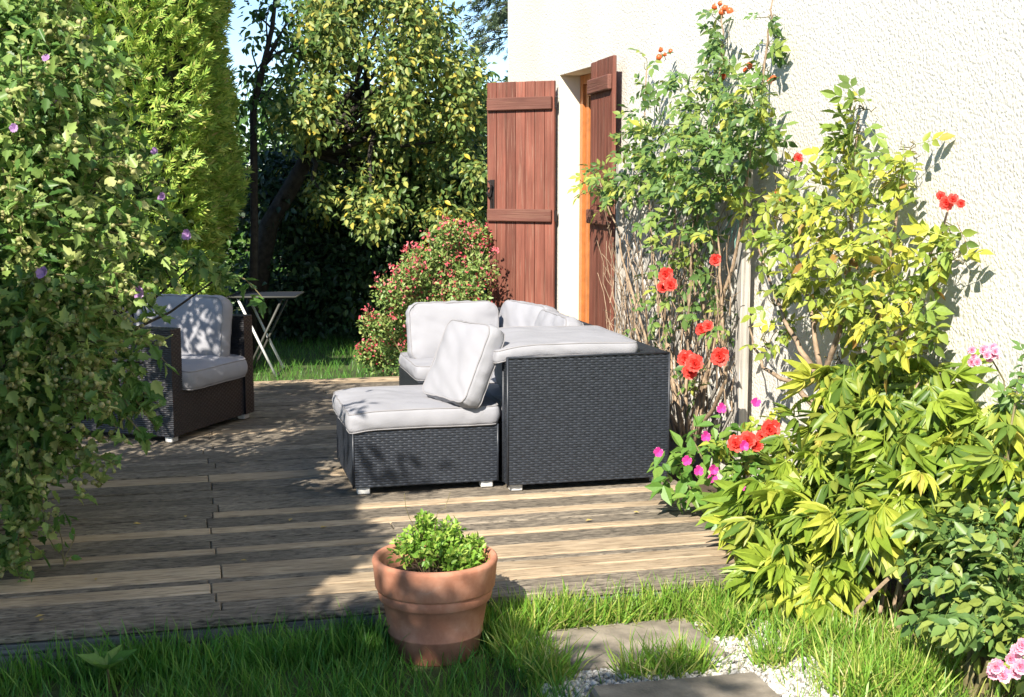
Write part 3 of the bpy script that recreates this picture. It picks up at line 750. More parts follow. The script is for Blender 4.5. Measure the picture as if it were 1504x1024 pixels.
mb.tube(bend((PC.x-.04, PC.y, GZ+.40), (PC.x-.10, PC.y+.02, GZ+.56), 5, 0, .02), .0012, 4); mb.tube(bend((PC.x, PC.y, GZ+.40), (PC.x+.06, PC.y+.03, GZ+.55), 5, 0, .02), .0012, 4)
mb.build('stems', M['cane'], HB, kind='stuff')

# --- path slabs and gravel
for i, (u0, u1, y0, y1, lb) in enumerate(((1.17, 1.72, 3.90, 4.26, 'worn grey-brown paving slab beside the deck, ringed by grass and white gravel'), (1.17, 1.73, 3.22, 3.715, 'grey paving slab half in shade, with gravel between it and the next slab'))):
    mb = MB(); mb.box((-(u1-u0)/2, -(y1-y0)/2, -.04), ((u1-u0)/2, (y1-y0)/2, .0), .010)
    o = mb.build('paving_slab', M['slab']); o.location = ((u0+u1)/2, (y0+y1)/2, GZ+.032+.004*i); o.rotation_euler = (0, 0, R(1.5-3*i)); tag(o, lb, 'slab', 'garden path slabs')
def in_gravel(u, y):
    edge_r = 2.05 - .45*np.clip((4.45-y)/.9, 0, 1)**1.6*0 - .0
    return (u > 1.04) & (y < 4.30) & (u < 1.88 + .13*np.sin((y-3.25)*2.2)) & (y > 3.0)
def in_slab(u, y):
    return ((u > 1.15) & (u < 1.74) & (y > 3.88) & (y < 4.28)) | ((u > 1.15) & (u < 1.75) & (y > 3.2) & (y < 3.735))
mb = MB(); ys = np.linspace(3.0, 4.31, 24)
Vg = []; 
for y in ys: Vg += [(1.04+.03*math.sin(y*9), y, GZ+.005), (1.88+.13*math.sin((y-3.25)*2.2), y, GZ+.005)]
mb.add(Vg, [(2*i, 2*i+1, 2*i+3, 2*i+2) for i in range(len(ys)-1)])
tag(mb.build('gravel_path', plain('gravel_bed', (0.50, 0.48, 0.44), 0.9, nscale=160, namt=0.45, bump=1.0, bscale=160)), kind='structure')
ICO_V = [(0,0,1),(.89,0,.45),(.28,.85,.45),(-.72,.53,.45),(-.72,-.53,.45),(.28,-.85,.45),(.72,.53,-.45),(-.28,.85,-.45),(-.89,0,-.45),(-.28,-.85,-.45),(.72,-.53,-.45),(0,0,-1)]
ICO_F = [(0,1,2),(0,2,3),(0,3,4),(0,4,5),(0,5,1),(1,6,2),(2,7,3),(3,8,4),(4,9,5),(5,10,1),(2,6,7),(3,7,8),(4,8,9),(5,9,10),(1,10,6)]
gu = rng.uniform(1.03, 2.08, 16000); gy = rng.uniform(3.2, 4.45, 16000)
ok = in_gravel(gu, gy) & ~in_slab(gu, gy); gu, gy = gu[ok], gy[ok]
Pg = np.stack([gu, gy, GZ+.006+rng.uniform(0, .012, len(gu))], 1)
foliage('gravel', Pg, ball(len(Pg)), ball(len(Pg)), sizes(len(Pg), .005, .012), tm(ICO_V, ICO_F), M['gravel'])

# ================================================================== GRASS
BL = tm([(-.022,0,0),(.022,0,0),(-.018,.4,.03),(.018,.4,.03),(-.011,.75,.14),(.011,.75,.14),(0,1,.32)], [(0,1,3,2),(2,3,5,4),(4,5,6)])
def grass(name, u, y, hmin, hmax, mat, lean=.35, z=GZ, T=BL):
    n = len(u); P = np.stack([u, y, np.full(n, z)], 1)
    ax = np.tile(np.array([0, 0, 1.0]), (n, 1)) + rng.normal(size=(n, 3))*np.array([lean, lean, 0])
    nm = rng.normal(size=(n, 3))*np.array([1, 1, .1])
    return foliage(name, P, ax, nm, rng.uniform(hmin, hmax, n)*rng.uniform(.6, 1, n), T, mat)
def scatter(n, u0, u1, y0, y1, keep=None, clump=0.0):
    u = rng.uniform(u0, u1, n); y = rng.uniform(y0, y1, n)
    ok = np.ones(n, bool)
    if keep is not None: ok &= keep(u, y)
    if clump:
        f = np.array([noise.noise(Vector((a*5, b*5, 3.3))) for a, b in zip(u, y)])
        ok &= rng.random(n) < np.clip(.55+clump*f, 0, 1)
    return u[ok], y[ok]
u, y = scatter(56000, -3.0, 1.10, 2.6, 4.35, lambda a, b: (np.hypot(a-PC.x, b-PC.y) > .155), .9)
grass('lawn_grass', u, y, .05, .145, M['grass'])
u, y = scatter(17000, 1.0, 2.72, 3.0, 4.35, lambda a, b: ~in_slab(a, b) & (rng.random(len(a)) < np.where(in_gravel(a, b), .36, 1.0)), .9)
grass('path_grass', u, y, .04, .12, M['grass_dry'])
# grass strip at the foot of the deck and the tussocks
us, ys_ = [], []
for (cu, cy_, r_, n_) in ((1.12, 4.31, .09, 900), (1.26, 4.32, .08, 1100), (1.40, 4.33, .08, 500), (1.55, 4.33, .10, 600), (1.70, 4.32, .10, 800), (1.85, 4.30, .13, 1200), (2.02, 4.30, .14, 1200), (1.0, 4.27, .08, 500), (1.04, 4.05, .07, 500), (1.08, 3.85, .06, 350), (1.46, 3.80, .06, 260), (1.56, 3.81, .045, 240), (1.36, 3.81, .04, 120), (1.80, 4.10, .06, 420), (1.84, 3.80, .05, 200), (2.12, 3.9, .17, 1700), (2.15, 3.6, .18, 1900), (2.0, 3.5, .08, 500)):
    us.append(rng.normal(cu, r_*.6, n_)); ys_.append(np.minimum(rng.normal(cy_, r_*.45, n_), 4.352))
u = np.concatenate(us); y = np.concatenate(ys_); ok = ~(((u > 1.20) & (u < 1.70) & (y > 3.92) & (y < 4.24)) | ((u > 1.20) & (y > 3.2) & (y < 3.70) & (u < 1.71)))
grass('grass_tussocks', u[ok], y[ok], .07, .20, M['grass_dry'], .42)
u, y = scatter(9000, -.7, 1.05, 4.16, 4.352, lambda a, b: (np.hypot(a-PC.x, b-PC.y) > .16) & (rng.random(len(a)) < np.clip((a+.9)/1.2, 0, 1)), .9)
grass('deck_edge_grass', u, y, .08, .19, M['grass'])
u, y = scatter(42000, -5.5, 2.6, DB+.02, 15.5)
grass('back_lawn_grass', u, y, .05, .13, M['grass'])

# ================================================================== WOODY PLANTS
def limb_mesh(mb, a, b, r0, r1, n=7, jit=.06, sag=0, sides=7):
    pts = bend(a, b, n, sag, jit); mb.tube(pts, taper(r0, r1, n), sides); return pts

# --- hibiscus bush at the left
hib_c = []; hib_r = []
def hc_px(px, py, Z, r): hib_c.append(tuple(at_depth(px, py, Z))); hib_r.append(r)
for px, py, Z, r in ((20,40,5.6,.26),(60,20,5.9,.22),(95,90,5.7,.22),(125,95,6.0,.09),(40,130,5.3,.26),(110,160,5.6,.22),(160,190,6.0,.11),(20,220,5.2,.26),(90,250,5.4,.24),(155,260,5.8,.14),(205,225,6.1,.06),
                     (225,290,6.1,.08),(30,310,5.1,.26),(110,330,5.3,.25),(185,335,5.7,.16),(258,340,6.1,.10),(20,400,5.0,.25),(90,420,5.1,.25),(160,415,5.5,.16),(225,390,5.9,.13),(290,385,6.2,.08),(325,405,6.3,.05),
                     (20,490,4.9,.24),(80,510,5.0,.22),(125,505,5.2,.15),(150,470,5.5,.06),(190,530,5.4,.06),(205,590,5.4,.05),(135,570,5.1,.09),(30,570,4.8,.22),(80,590,4.9,.15),(20,640,4.8,.2),(55,660,4.9,.13),(95,640,5.1,.07),(30,720,4.8,.15),(10,790,4.75,.12),(35,700,4.9,.10),
                     (5,560,5.4,.3),(60,450,5.8,.35),(60,300,6.2,.35)):
    hc_px(px, py, Z, r)
for X, Y, z, r in ((-2.5,5.6,2.2,.5),(-2.7,6.4,2.1,.5),(-3.2,5.2,2.0,.6),(-2.8,4.7,1.6,.5),(-3.2,6.2,1.2,.6),(-2.6,6.9,2.0,.38),(-3.4,6.9,1.6,.5),(-2.9,5.6,1.0,.6),(-2.6,5.8,2.6,.45),(-3.2,4.4,1.8,.5),(-3.4,5.6,2.8,.45)):
    hib_c.append(tuple(cw(X, Y, z))); hib_r.append(r)
hbase = cw(-2.45, 5.3, GZ)
HIB = thing('hibiscus_bush', 'tall leafy hibiscus bush with a few mauve flowers leaning over the deck', 'bush', hbase)
hib_c = np.array(hib_c); hib_r = np.array(hib_r)
cnt = np.clip((hib_r**2*8200).astype(int), 40, 700)
Cs = np.repeat(hib_c, cnt, 0); rs_ = np.repeat(hib_r, cnt)
dd = ball(len(Cs)); P = Cs + dd*(rs_*np.abs(rng.normal(0, .66, len(Cs))))[:, None]
ok = P[:, 2] > GZ+.06; P, dd = P[ok], dd[ok]
ax, nm = orient(dd, .45, .75); foliage('foliage', P, ax, nm, sizes(len(P), .035, .08), [LOBED, LOBED2], M['hibiscus'], HIB)
# single leaves on the twigs that stand out
dep = P @ np.array([SY, CY, 0]); o_ = np.argsort(dep)[:2600]; pick = rng.choice(o_, 230, replace=False)
ax, nm = orient(dd[pick], .5, .8); pm = P[pick] - np.array([SY, CY, 0])*.03
leaf_objects('leaf', pm, ax, nm, sizes(230, .055, .10), [T_mesh('hibiscus_leaf', LOBED, M['hibiscus_o']), T_mesh('hibiscus_leaf_toothed', LOBED2, M['hibiscus_o'])], HIB)
mb = MB()
for i, (c_, r_) in enumerate(zip(hib_c, hib_r)):
    a = hbase + Vector((random.uniform(-.15, .15), random.uniform(-.25, .25), 0)); mb.tube(bend(a, c_, 7, .12, .07, i), taper(.016, .004, 7), 5)
    for k in range(4): mb.tube(bend(c_, Vector(c_) + Vector(ball(1)[0])*r_*.95, 3, 0, .02), .0025, 4)
mb.build('stems', M['bark'], HIB, kind='stuff')
# out-hanging twig tips with pale buds
for tip, Zt, root in (((388, 440), 6.35, (300, 400)), ((228, 628), 5.35, (150, 545)), ((240, 470), 5.6, (170, 440)), ((205, 560), 5.3, (120, 540)), ((130,95), 5.9, (60,140)), ((238, 598), 5.4, (130, 545)), ((212, 642), 5.3, (115, 570)), ((178, 640), 5.2, (95, 585)), ((246, 535), 5.5, (140, 480)), ((190, 600), 5.25, (110, 550))):
    a = at_depth(root[0], root[1], Zt); b = at_depth(tip[0], tip[1], Zt-.05)
    mb = MB(); pts = bend(a, b, 7, .05, .015); mb.tube(pts, taper(.005, .002, 7), 5); mb.build('twig', M['cane'], HIB)
    pp = []; 
    for t in np.linspace(.15, 1, 9):
        q = Vector(a).lerp(b, t) + Vector((0, 0, .05*math.sin(math.pi*t))); pp += [q + Vector(ball(1)[0])*.012 for _ in range(2)]
    pp = np.array(pp); dd2 = ball(len(pp)); ax, nm = orient(dd2, .5, .7)
    leaf_objects('leaf', pp, ax, nm, sizes(len(pp), .05, .095), [bpy.data.meshes['hibiscus_leaf']], HIB)
bp_ = P[rng.choice(np.argsort(dep)[:7000], 900, replace=False)]
foliage('buds', bp_, ball(900)+np.array([0,0,.6]), ball(900), sizes(900, .008, .015), tm(ICO_V, ICO_F), M['bud'], HIB)
# loose leafy shoots that break the outline, with pods near the tips
vis = [(c_, r_) for i_, (c_, r_) in enumerate(zip(hib_c[:37], hib_r[:37])) if r_ > .115 and i_ not in (6, 9, 14, 18, 19)]
SPt, SAx, STip = [], [], []; mb = MB()
for k in range(180):
    c_, r_ = random.choice(vis); d3 = Vector(ball(1)[0])*.6 + Vector((CY*.28-SY*.4, -SY*.28-CY*.4, random.uniform(-.05, .55))); d3.normalize()
    a = Vector(c_) + d3*r_*.5; L = random.uniform(.12, .28); e = a + d3*L + Vector((0, 0, -.25*L)); mid_ = a.lerp(e, .5) + Vector((0, 0, .10*L))
    mb.tube([a, mid_, e], [.003, .0022, .0014], 4)
    for q in range(13):
        t = .12+.88*q/12; p = (a*(1-t)*(1-t) + mid_*2*t*(1-t) + e*t*t); SPt.append(tuple(p + Vector(ball(1)[0])*.008)); w_ = Vector(ball(1)[0]); SAx.append(tuple(d3*.5 + w_*.9))
    STip.append(e); STip.append(a.lerp(e, .8)); STip.append(a.lerp(e, .6))
mb.build('shoots', M['cane'], HIB, kind='stuff')
SPt = np.array(SPt); SAx = np.array(SAx); nm = np.tile(np.array([-.3, -.45, .75]), (len(SPt), 1)) + rng.normal(size=SPt.shape)*.5
foliage('shoot_leaves', SPt, SAx, nm, sizes(len(SPt), .035, .075), [LOBED2, LOBED], M['hib_tip'], HIB)
tp = np.repeat(np.array([tuple(q) for q in STip]), 2, 0); tp = tp + rng.normal(size=tp.shape)*.018
foliage('pods', tp, ball(len(tp)), ball(len(tp)), sizes(len(tp), .008, .014), tm(ICO_V, ICO_F), M['bud'], HIB)
def flower_T(np_, seed, cup=.35, layers=2, w=.42):
    r = random.Random(seed); Pp = []
    pet = tm([(0,0,0),(w*.7,.35,.10),(w,.75,.28),(w*.45,1,.24),(0,.93,.30),(-w*.45,1,.24),(-w,.75,.28),(-w*.7,.35,.10)], [(0,1,2,3,4),(0,4,5,6,7)])
    for L in range(layers):
        for i in range(np_):
            Pp.append((pet, Matrix.Translation((0, 0, .03*L)) @ Matrix.Rotation(2*math.pi*(i+.5*L)/np_ + r.uniform(-.15, .15), 4, 'Z') @ Matrix.Rotation(cup+.42*L+r.uniform(-.12, .12), 4, 'X') @ Matrix.Scale((1-.26*L)*r.uniform(.9, 1.08), 4)))
    return comb(Pp)
FL = {k: [T_mesh(k+'_flower', flower_T(n, s_, cp, ly), M[m_]) for s_ in (1, 2, 3)] for k, n, cp, ly, m_ in (('rose', 6, .15, 4, 'rose_red'), ('pink', 6, .25, 3, 'rose_pink'), ('magenta', 5, .25, 1, 'magenta'), ('mauve', 5, .45, 1, 'mauve'))}
VIEW = Vector((-SY, -CY, .12)).normalized()
def put_flower(kind, p, s, parent, name='flower', face=None):
    nmv = (Vector(face) if face else (VIEW*1.0 - SUN*.6)) + Vector(ball(1)[0])*.35; nmv.normalize()
    a = nmv.cross(Vector((.3, .2, .9))).normalized()
    leaf_objects(name, np.array([p]), np.array([a]), np.array([nmv]), np.array([s]), [random.choice(FL[kind])], parent)
for px, py, Z in ((70,88,5.45),(128,96,5.8),(84,157,5.4),(228,224,6.0),(240,291,5.95),(276,346,6.05),(66,404,4.85),(205,430,5.3),(22,190,5.0)):
    put_flower('mauve', at_depth(px, py, Z-.12), random.uniform(.022, .034), HIB)

# --- off-picture shrubs and tree on the left that shade the lawn and the deck
def leafy(name, label, cat, base, C, rad, npc, size, mat, T, trunk_r=.05, group=None, crown='crown'):
    t = thing(name, label, cat, base, 0, group)
    P, dd = cluster_pts(C, rad, npc, .25); ok = P[:, 2] > GZ+.03; P, dd = P[ok], dd[ok]
    ax, nm = orient(dd, .4, .7); foliage(crown, P, ax, nm, sizes(len(P), *size), T, mat, t)
    mb = MB(); top = Vector(np.mean(np.array(C), 0)); b = Vector(base)
    mb.tube(bend(b, top, 7, 0, .06), taper(trunk_r, trunk_r*.5, 7), 8)
    for c_ in C: mb.tube(bend(b.lerp(top, random.uniform(.3, .8)), c_, 5, .05, .05), taper(trunk_r*.45, .006, 5), 5)
    mb.build('trunk', M['bark'], t, smooth=True)
    return t
sh = [cw(*p) for p in ((-2.55,3.3,1.0),(-2.6,3.2,1.7),(-2.45,3.15,1.85),(-2.4,2.3,1.0),(-2.35,2.3,1.8),(-2.48,2.15,2.4),(-3.2,2.6,2.0),(-3.0,3.8,1.4),(-3.4,1.8,2.2),(-3.0,4.0,1.0),(-2.6,3.6,1.3),(-2.75,2.2,2.6),(-2.42,1.7,2.3),(-2.45,2.75,1.9),(-2.3,4.1,1.25),(-2.5,4.6,1.4),(-2.25,3.4,1.5),(-2.2,2.7,1.6),(-2.5,2.45,2.75),(-2.32,1.9,2.75),(-2.14,2.95,2.3))]
LAU = leafy('laurel_shrub', 'dense laurel shrub at the left edge of the lawn', 'shrub', cw(-2.9, 2.6, GZ), sh, [.55,.5,.45,.6,.6,.55,.6,.5,.6,.6,.5,.5,.5,.5,.45,.45,.42,.5,.4,.4,.26], 1500, (.08, .13), M['back_leaf'], OVATE, .06)
# an overhanging shoot whose leaves shade the footstool
sp_ = [cw(-1.95, 3.45, 2.30), cw(-1.80, 3.42, 2.32), cw(-1.68, 3.40, 2.36), cw(-1.56, 3.38, 2.40), cw(-1.86, 3.75, 2.42), cw(-1.74, 3.8, 2.44), cw(-2.0, 3.6, 2.36)]
Pq, dq = cluster_pts(sp_, [.10]*len(sp_), 13, .3); axq, nmq = orient(dq, .4, .7); foliage('shoot_leaves', Pq, axq, nmq, sizes(len(Pq), .06, .10), OVATE, M['back_leaf'], LAU)
mb = MB(); mb.tube([cw(-2.4, 3.3, 2.2)]+sp_[:4], .004, 5); mb.tube([cw(-2.3, 3.5, 2.2), sp_[6], sp_[4], sp_[5]], .004, 5); mb.build('shoot', M['cane'], LAU)
sh = [cw(*p) for p in ((-2.3,1.2,2.3),(-2.05,.6,2.6),(-2.5,.2,2.7),(-2.1,1.1,1.5),(-2.4,.6,1.6),(-2.9,.8,2.3),(-1.7,.1,3.0),(-1.9,-.6,3.3),(-1.6,-.9,3.7),(-2.3,-.3,3.5))]
leafy('garden_tree', 'small leafy garden tree standing beside the lawn', 'tree', cw(-2.5, .3, GZ), sh, [.6,.6,.7,.6,.6,.7,.55,.55,.5,.6], 900, (.08, .12), M['back_leaf'], OVATE, .09)

# --- conifer behind the armchair
def conifer(name, label, X, Y, rad, h, n, base_r=.06):
    b = cw(X, Y, GZ); t = thing(name, label, 'conifer', b, 0, 'conifers at the end of the deck')
    hh = rng.random(n)**.9; th = rng.uniform(0, 2*math.pi, n)
    # camera side more dense
    prof = rad*np.minimum(1, .80+.45*hh)*np.clip((1.02-hh)/.28, 0, 1)**.6
    bump = np.array([1+.16*noise.noise(Vector((math.cos(a)*2.2, math.sin(a)*2.2, z*h*1.7))) + .08*noise.noise(Vector((math.cos(a)*6, math.sin(a)*6, z*h*5))) for a, z in zip(th, hh)])
    tq = th - math.atan2(-b.y, -b.x) + .24; sq = 0.90/(np.abs(np.cos(tq))**5+np.abs(np.sin(tq))**5)**.2
    rr = prof*bump*sq*rng.uniform(.86, 1.03, n)
    P = np.stack([b.x+rr*np.cos(th), b.y+rr*np.sin(th), GZ+.05+hh*h], 1)
    out = np.stack([np.cos(th), np.sin(th), np.zeros(n)], 1)
    ax = out*.8 + rng.normal(size=(n, 3))*.35 + np.array([.25, -.05, .55])
    nm = out + rng.normal(size=(n, 3))*.5 + np.array([0, 0, .5])
    foliage('crown', P, ax, nm, sizes(n, .08, .16), [spray(1), spray(2), spray(3)], M['conifer'], t)
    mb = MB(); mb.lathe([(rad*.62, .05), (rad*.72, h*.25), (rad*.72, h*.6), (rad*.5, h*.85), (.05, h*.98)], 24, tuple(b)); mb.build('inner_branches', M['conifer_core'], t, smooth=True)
    mb = MB(); mb.tube([b, b+Vector((0, 0, h*.8))], [base_r, .02], 8); mb.build('trunk', M['bark'], t)
conifer('conifer', 'bright yellow-green clipped conifer beside the fruit tree', -3.28, 10.7, .95, 4.6, 26000)
conifer('conifer', 'bright green conifer largely behind the flowering hibiscus', -4.6, 10.3, 1.0, 4.4, 14000)

# --- fruit tree
def from_px(lst): return [tuple(at_depth(a, b, Z)) for a, b, Z, r in lst], [r for *_, r in lst]
ft = []
r_ = random.Random(5)
for px, py in ((470,20),(490,30),(540,10),(600,25),(640,30),(460,90),(510,70),(570,80),(630,80),(665,100),(440,150),(490,140),(550,140),(610,140),(670,150),(700,150),(450,190),(510,200),(570,200),(630,200),(690,205),(470,245),(530,255),(600,255),(655,255),(700,265),(480,300),(560,300),(620,305),(675,310),(640,345),(700,330)):
    for k in range(2): ft.append((px+r_.uniform(-20, 20), py+r_.uniform(-20, 20), 12.3+r_.uniform(-1.0, 1.3), r_.uniform(.18, .36)))
for px in range(480, 640, 40):
    for py in (-30, -80): ft.append((px, py, 12.4+r_.uniform(-.9, .9), .4))
C_, R_ = from_px(ft)
fb = at_depth(372, 480, 12.6); fb.z = GZ
FTREE = thing('fruit_tree', 'leaning fruit tree with yellowing leaves above the dark undergrowth', 'tree', fb)
nA = np.clip((np.array(R_)**2*5200).astype(int), 120, 640)
Cs = np.repeat(np.array(C_), nA, 0); rs_ = np.repeat(np.array(R_), nA); dd = ball(len(Cs))
P = Cs + dd*(rs_*(.15+.95*rng.random(len(Cs))))[:, None]
ax, nm = orient(dd, .5, .6, .65); foliage('crown', P, ax, nm, sizes(len(P), .045, .085), OVATE, M['fruit'], FTREE)
mb = MB(); k1 = at_depth(395, 330, 12.5); k2 = at_depth(455, 225, 12.4); k3 = at_depth(540, 150, 12.5)
mb.tube([fb, fb.lerp(k1, .5)+Vector((-.03, 0, 0)), k1, k1.lerp(k2, .5)+Vector((.02, 0, .02)), k2], [.12, .10, .09, .08, .07], 10)
tr = mb.build('trunk', M['bark'], FTREE, smooth=True)
mb = MB()
for c_ in C_[::2]: mb.tube(bend(k2 if random.random() < .6 else k3, c_, 6, .05, .08), taper(.035, .008, 6), 6)
mb.tube(bend(k2, k3, 5, 0, .03), taper(.085, .05, 5), 8); mb.build('limbs', M['bark'], FTREE, smooth=True, kind='stuff')

# --- thin young tree against the sky
tb = at_depth(366, 420, 11.7); tb.z = GZ; t1 = at_depth(372, 160, 11.7); t2 = at_depth(400, 40, 11.7); t3 = at_depth(410, -60, 11.7)
YT = thing('young_tree', 'slender dark-stemmed young tree between the conifer and fruit tree', 'tree', tb)
mb = MB(); mb.tube([tb, tb.lerp(t1, .5)+Vector((.02, 0, 0)), t1, t2, t3], [.045, .038, .032, .022, .012], 8)
cl = []
for px, py in ((375,15),(395,10),(425,20),(445,5),(370,110),(385,130),(420,95),(430,120),(405,150),(372,60),(360,150),(412,55),(445,60),(395,190)):
    q = at_depth(px, py, 11.7+random.uniform(-.2, .2)); cl.append(tuple(q)); mb.tube(bend(t1.lerp(t2, random.random()), q, 4, .02, .03), taper(.012, .004, 4), 5)
mb.build('trunk', M['bark'], YT, smooth=True)
P, dd = cluster_pts(cl, [.17]*len(cl), 42, .1); ax, nm = orient(dd, .6, .5); foliage('crown', P, ax, nm, sizes(len(P), .05, .09), OVATE, M['back_leaf'], YT)

# --- undergrowth and hedge behind
def mass(name, label, cat, spec, npc, size, mat, T, group=None):
    C = [tuple(cw(X, Y, z)) for X, Y, z, r in spec]; rad = [r for *_, r in spec]
    m_ = np.mean(np.array(C), 0); return leafy(name, label, cat, Vector((m_[0], m_[1], GZ)), C, rad, npc, size, mat, T, .05, group)
r_ = random.Random(9)
mass('undergrowth_shrub', 'shrub coloured dark for shade behind the folding table, beneath the leaning trunk', 'shrub', [(-2.55+r_.uniform(0, 1.0), 13.1+r_.uniform(-.4, .4), z, .42) for z in (.1, .35, .6, .9, 1.2, 1.5) for _ in range(3)], 520, (.06, .10), M['shaded_leaf'], OVATE, 'shrubs in the undergrowth')
mass('undergrowth_shrub', 'shrub coloured dark for shade behind the red-flowered bush, beneath the fruit tree crown', 'shrub', [(-1.5+r_.uniform(0, 1.2), 13.2+r_.uniform(-.4, .4), z, .45) for z in (.15, .4, .7, 1.0, 1.3, 1.5) for _ in range(3)], 520, (.06, .10), M['shaded_leaf'], OVATE, 'shrubs in the undergrowth')
mass('boundary_hedge', 'tall mid-green boundary hedge at the back of the garden', 'hedge', [(X, 16.5+r_.uniform(-.3, .3), z, .75) for X in np.arange(-6.5, 2.6, .65) for z in (.3, 1.0, 1.7, 2.15)], 330, (.10, .17), M['back_leaf'], OVATE)

# --- spruce behind the house corner
sb_ = cw(.35, 22, GZ); SPR = thing('spruce_tree', 'distant dark spruce with drooping branches beside the house corner', 'tree', sb_)
mb = MB(); mb.tube([sb_, sb_+Vector((0, 0, 9))], [.2, .03], 8); mb.build('trunk', M['bark'], SPR)
Pp, Aa = [], []; mb = MB()
for k in range(115):
    z = random.uniform(.8, 8.6); a = random.uniform(0, 6.28); L = (9.2-z)*.24*random.uniform(.7, 1.1)
    e = sb_+Vector((math.cos(a)*L, math.sin(a)*L, z-.22*L)); s0 = sb_+Vector((0, 0, z))
    mb.tube([s0, s0.lerp(e, .5)+Vector((0, 0, .05)), e], [.02, .012, .005], 4)
    for q in range(48):
        t = random.random()**.6; p = s0.lerp(e, t); Pp.append(p+Vector((random.gauss(0, .09), random.gauss(0, .09), random.gauss(-.06, .09)))); Aa.append(Vector((math.cos(a), math.sin(a), -.9))+Vector(ball(1)[0])*.5)
mb.build('limbs', M['bark'], SPR, kind='stuff')
Pp = np.array(Pp); foliage('crown', Pp, np.array(Aa), ball(len(Pp))+np.array([0,0,.6]), sizes(len(Pp), .12, .22), [spray(5), spray(6)], M['spruce'], SPR)

# --- red-flowered bush by the shutter
sp = []
for px, py, r in ((560,530,.13),(610,530,.16),(660,530,.16),(700,530,.14),(550,480,.11),(600,480,.17),(650,480,.18),(695,480,.15),(575,430,.13),(625,420,.17),(680,430,.18),(640,375,.14),(685,375,.15),(660,345,.09),(600,405,.10),(700,350,.09),(540,520,.08),(620,450,.16),(585,455,.14),(640,505,.18),(580,505,.14),(665,400,.17),(610,380,.08),(700,400,.15),(645,440,.17),(690,455,.16)):
    sp.append((px, py, 10.0+random.uniform(-.25, .3), r))
C_, R_ = from_px(sp); sbp = at_depth(640, 555, 10.05); sbp.z = GZ
SAL = thing('salvia_bush', 'rounded bush covered in small red flowers beside the brown shutter', 'bush', sbp)
P, dd = cluster_pts(C_, [r*1.25 for r in R_], 480, .0); P[:, 2] = np.maximum(P[:, 2], GZ+.03); ax, nm = orient(dd, -.2, .6); foliage('foliage', P, ax, nm, sizes(len(P), .022, .042), OVATE, M['salvia_leaf'], SAL)
pk = rng.choice(len(P), 2200, replace=False); pk = pk[(dd[pk] @ np.array([-SY, -CY, .5])) > .1]
foliage('blossoms', P[pk]+dd[pk]*.03+np.array([0,0,.02]), ball(len(pk)), ball(len(pk)), sizes(len(pk), .018, .034), OVATE, M['salvia'], SAL)
mb = MB(); tips = []
for c_, rr in zip(C_, R_):
    mb.tube(bend(sbp+Vector((random.uniform(-.15, .15), random.uniform(-.1, .1), 0)), c_, 6, .03, .04), taper(.008, .003, 6), 5)
    for k in range(5):
        d3 = Vector(ball(1)[0]); d3.z = abs(d3.z)+.5; d3.normalize(); q = Vector(c_)+d3*rr*1.5; mb.tube([c_, Vector(c_).lerp(q, .5), q], .002, 4); tips.append(q)
mb.build('stems', M['cane'], SAL, kind='stuff')
tp = np.repeat(np.array([tuple(q) for q in tips]), 7, 0)+rng.normal(size=(len(tips)*7, 3))*.016
foliage('flower_spikes', tp, ball(len(tp)), ball(len(tp)), sizes(len(tp), .018, .032), OVATE, M['salvia'], SAL)

# ================================================================== WALL PLANTS
# --- trellis
TX = WALL-.075
ya, yb = at_x(1094, 400, TX).y, at_x(912, 400, TX).y; ztop = at_x(1085, 240, TX).z
TR = thing('trellis', 'grey wooden diamond lattice trellis fixed to the cream wall behind the rose', 'trellis', (TX, (ya+yb)/2, GZ))
for y in (ya, yb):
    mb = MB(); mb.box((TX-.03, y-.03, GZ), (TX+.02, y+.03, ztop+.02), .004); mb.build('post', M['trellis'], TR)
for z in (.12, ztop-.03):
    mb = MB(); mb.box((TX-.022, ya+.03, z-.02), (TX+.012, yb-.03, z+.02), .003); mb.build('rail', M['trellis'], TR)
Lw, Lh = yb-ya-.06, ztop-.16; stp = .15
for sg in (1, -1):
    c = -Lh
    while c < Lw:
        t0, t1 = max(0, -c), min(Lh, Lw-c)
        if t1-t0 > .12:
            q = lambda t: Vector((TX+.004*sg-.004, (ya+.03+c+t) if sg > 0 else (yb-.03-c-t), .14+t))
            p0, p1 = q(t0), q(t1); L = (p1-p0).length
            mb = MB(); mb.box((-.004, -.011, -L/2), (.004, .011, L/2)); o = mb.build('slat', M['trellis'], TR, world=False)
            o.location = (p0+p1)/2-TR.location; o.rotation_euler = (R(-45)*sg, 0, 0)
        c += stp
mb = MB()
for k in range(3):
    a = at_x(1078+k*5, 245, TX-.05); b = at_x(1066+k*7, 335+20*k, TX-.05); mb.tube(bend(a, b, 6, -.03, .02), .003, 5)
tag(mb.build('plant_tie', M['string']), 'pale green string tied round the top of the trellis post', 'string')

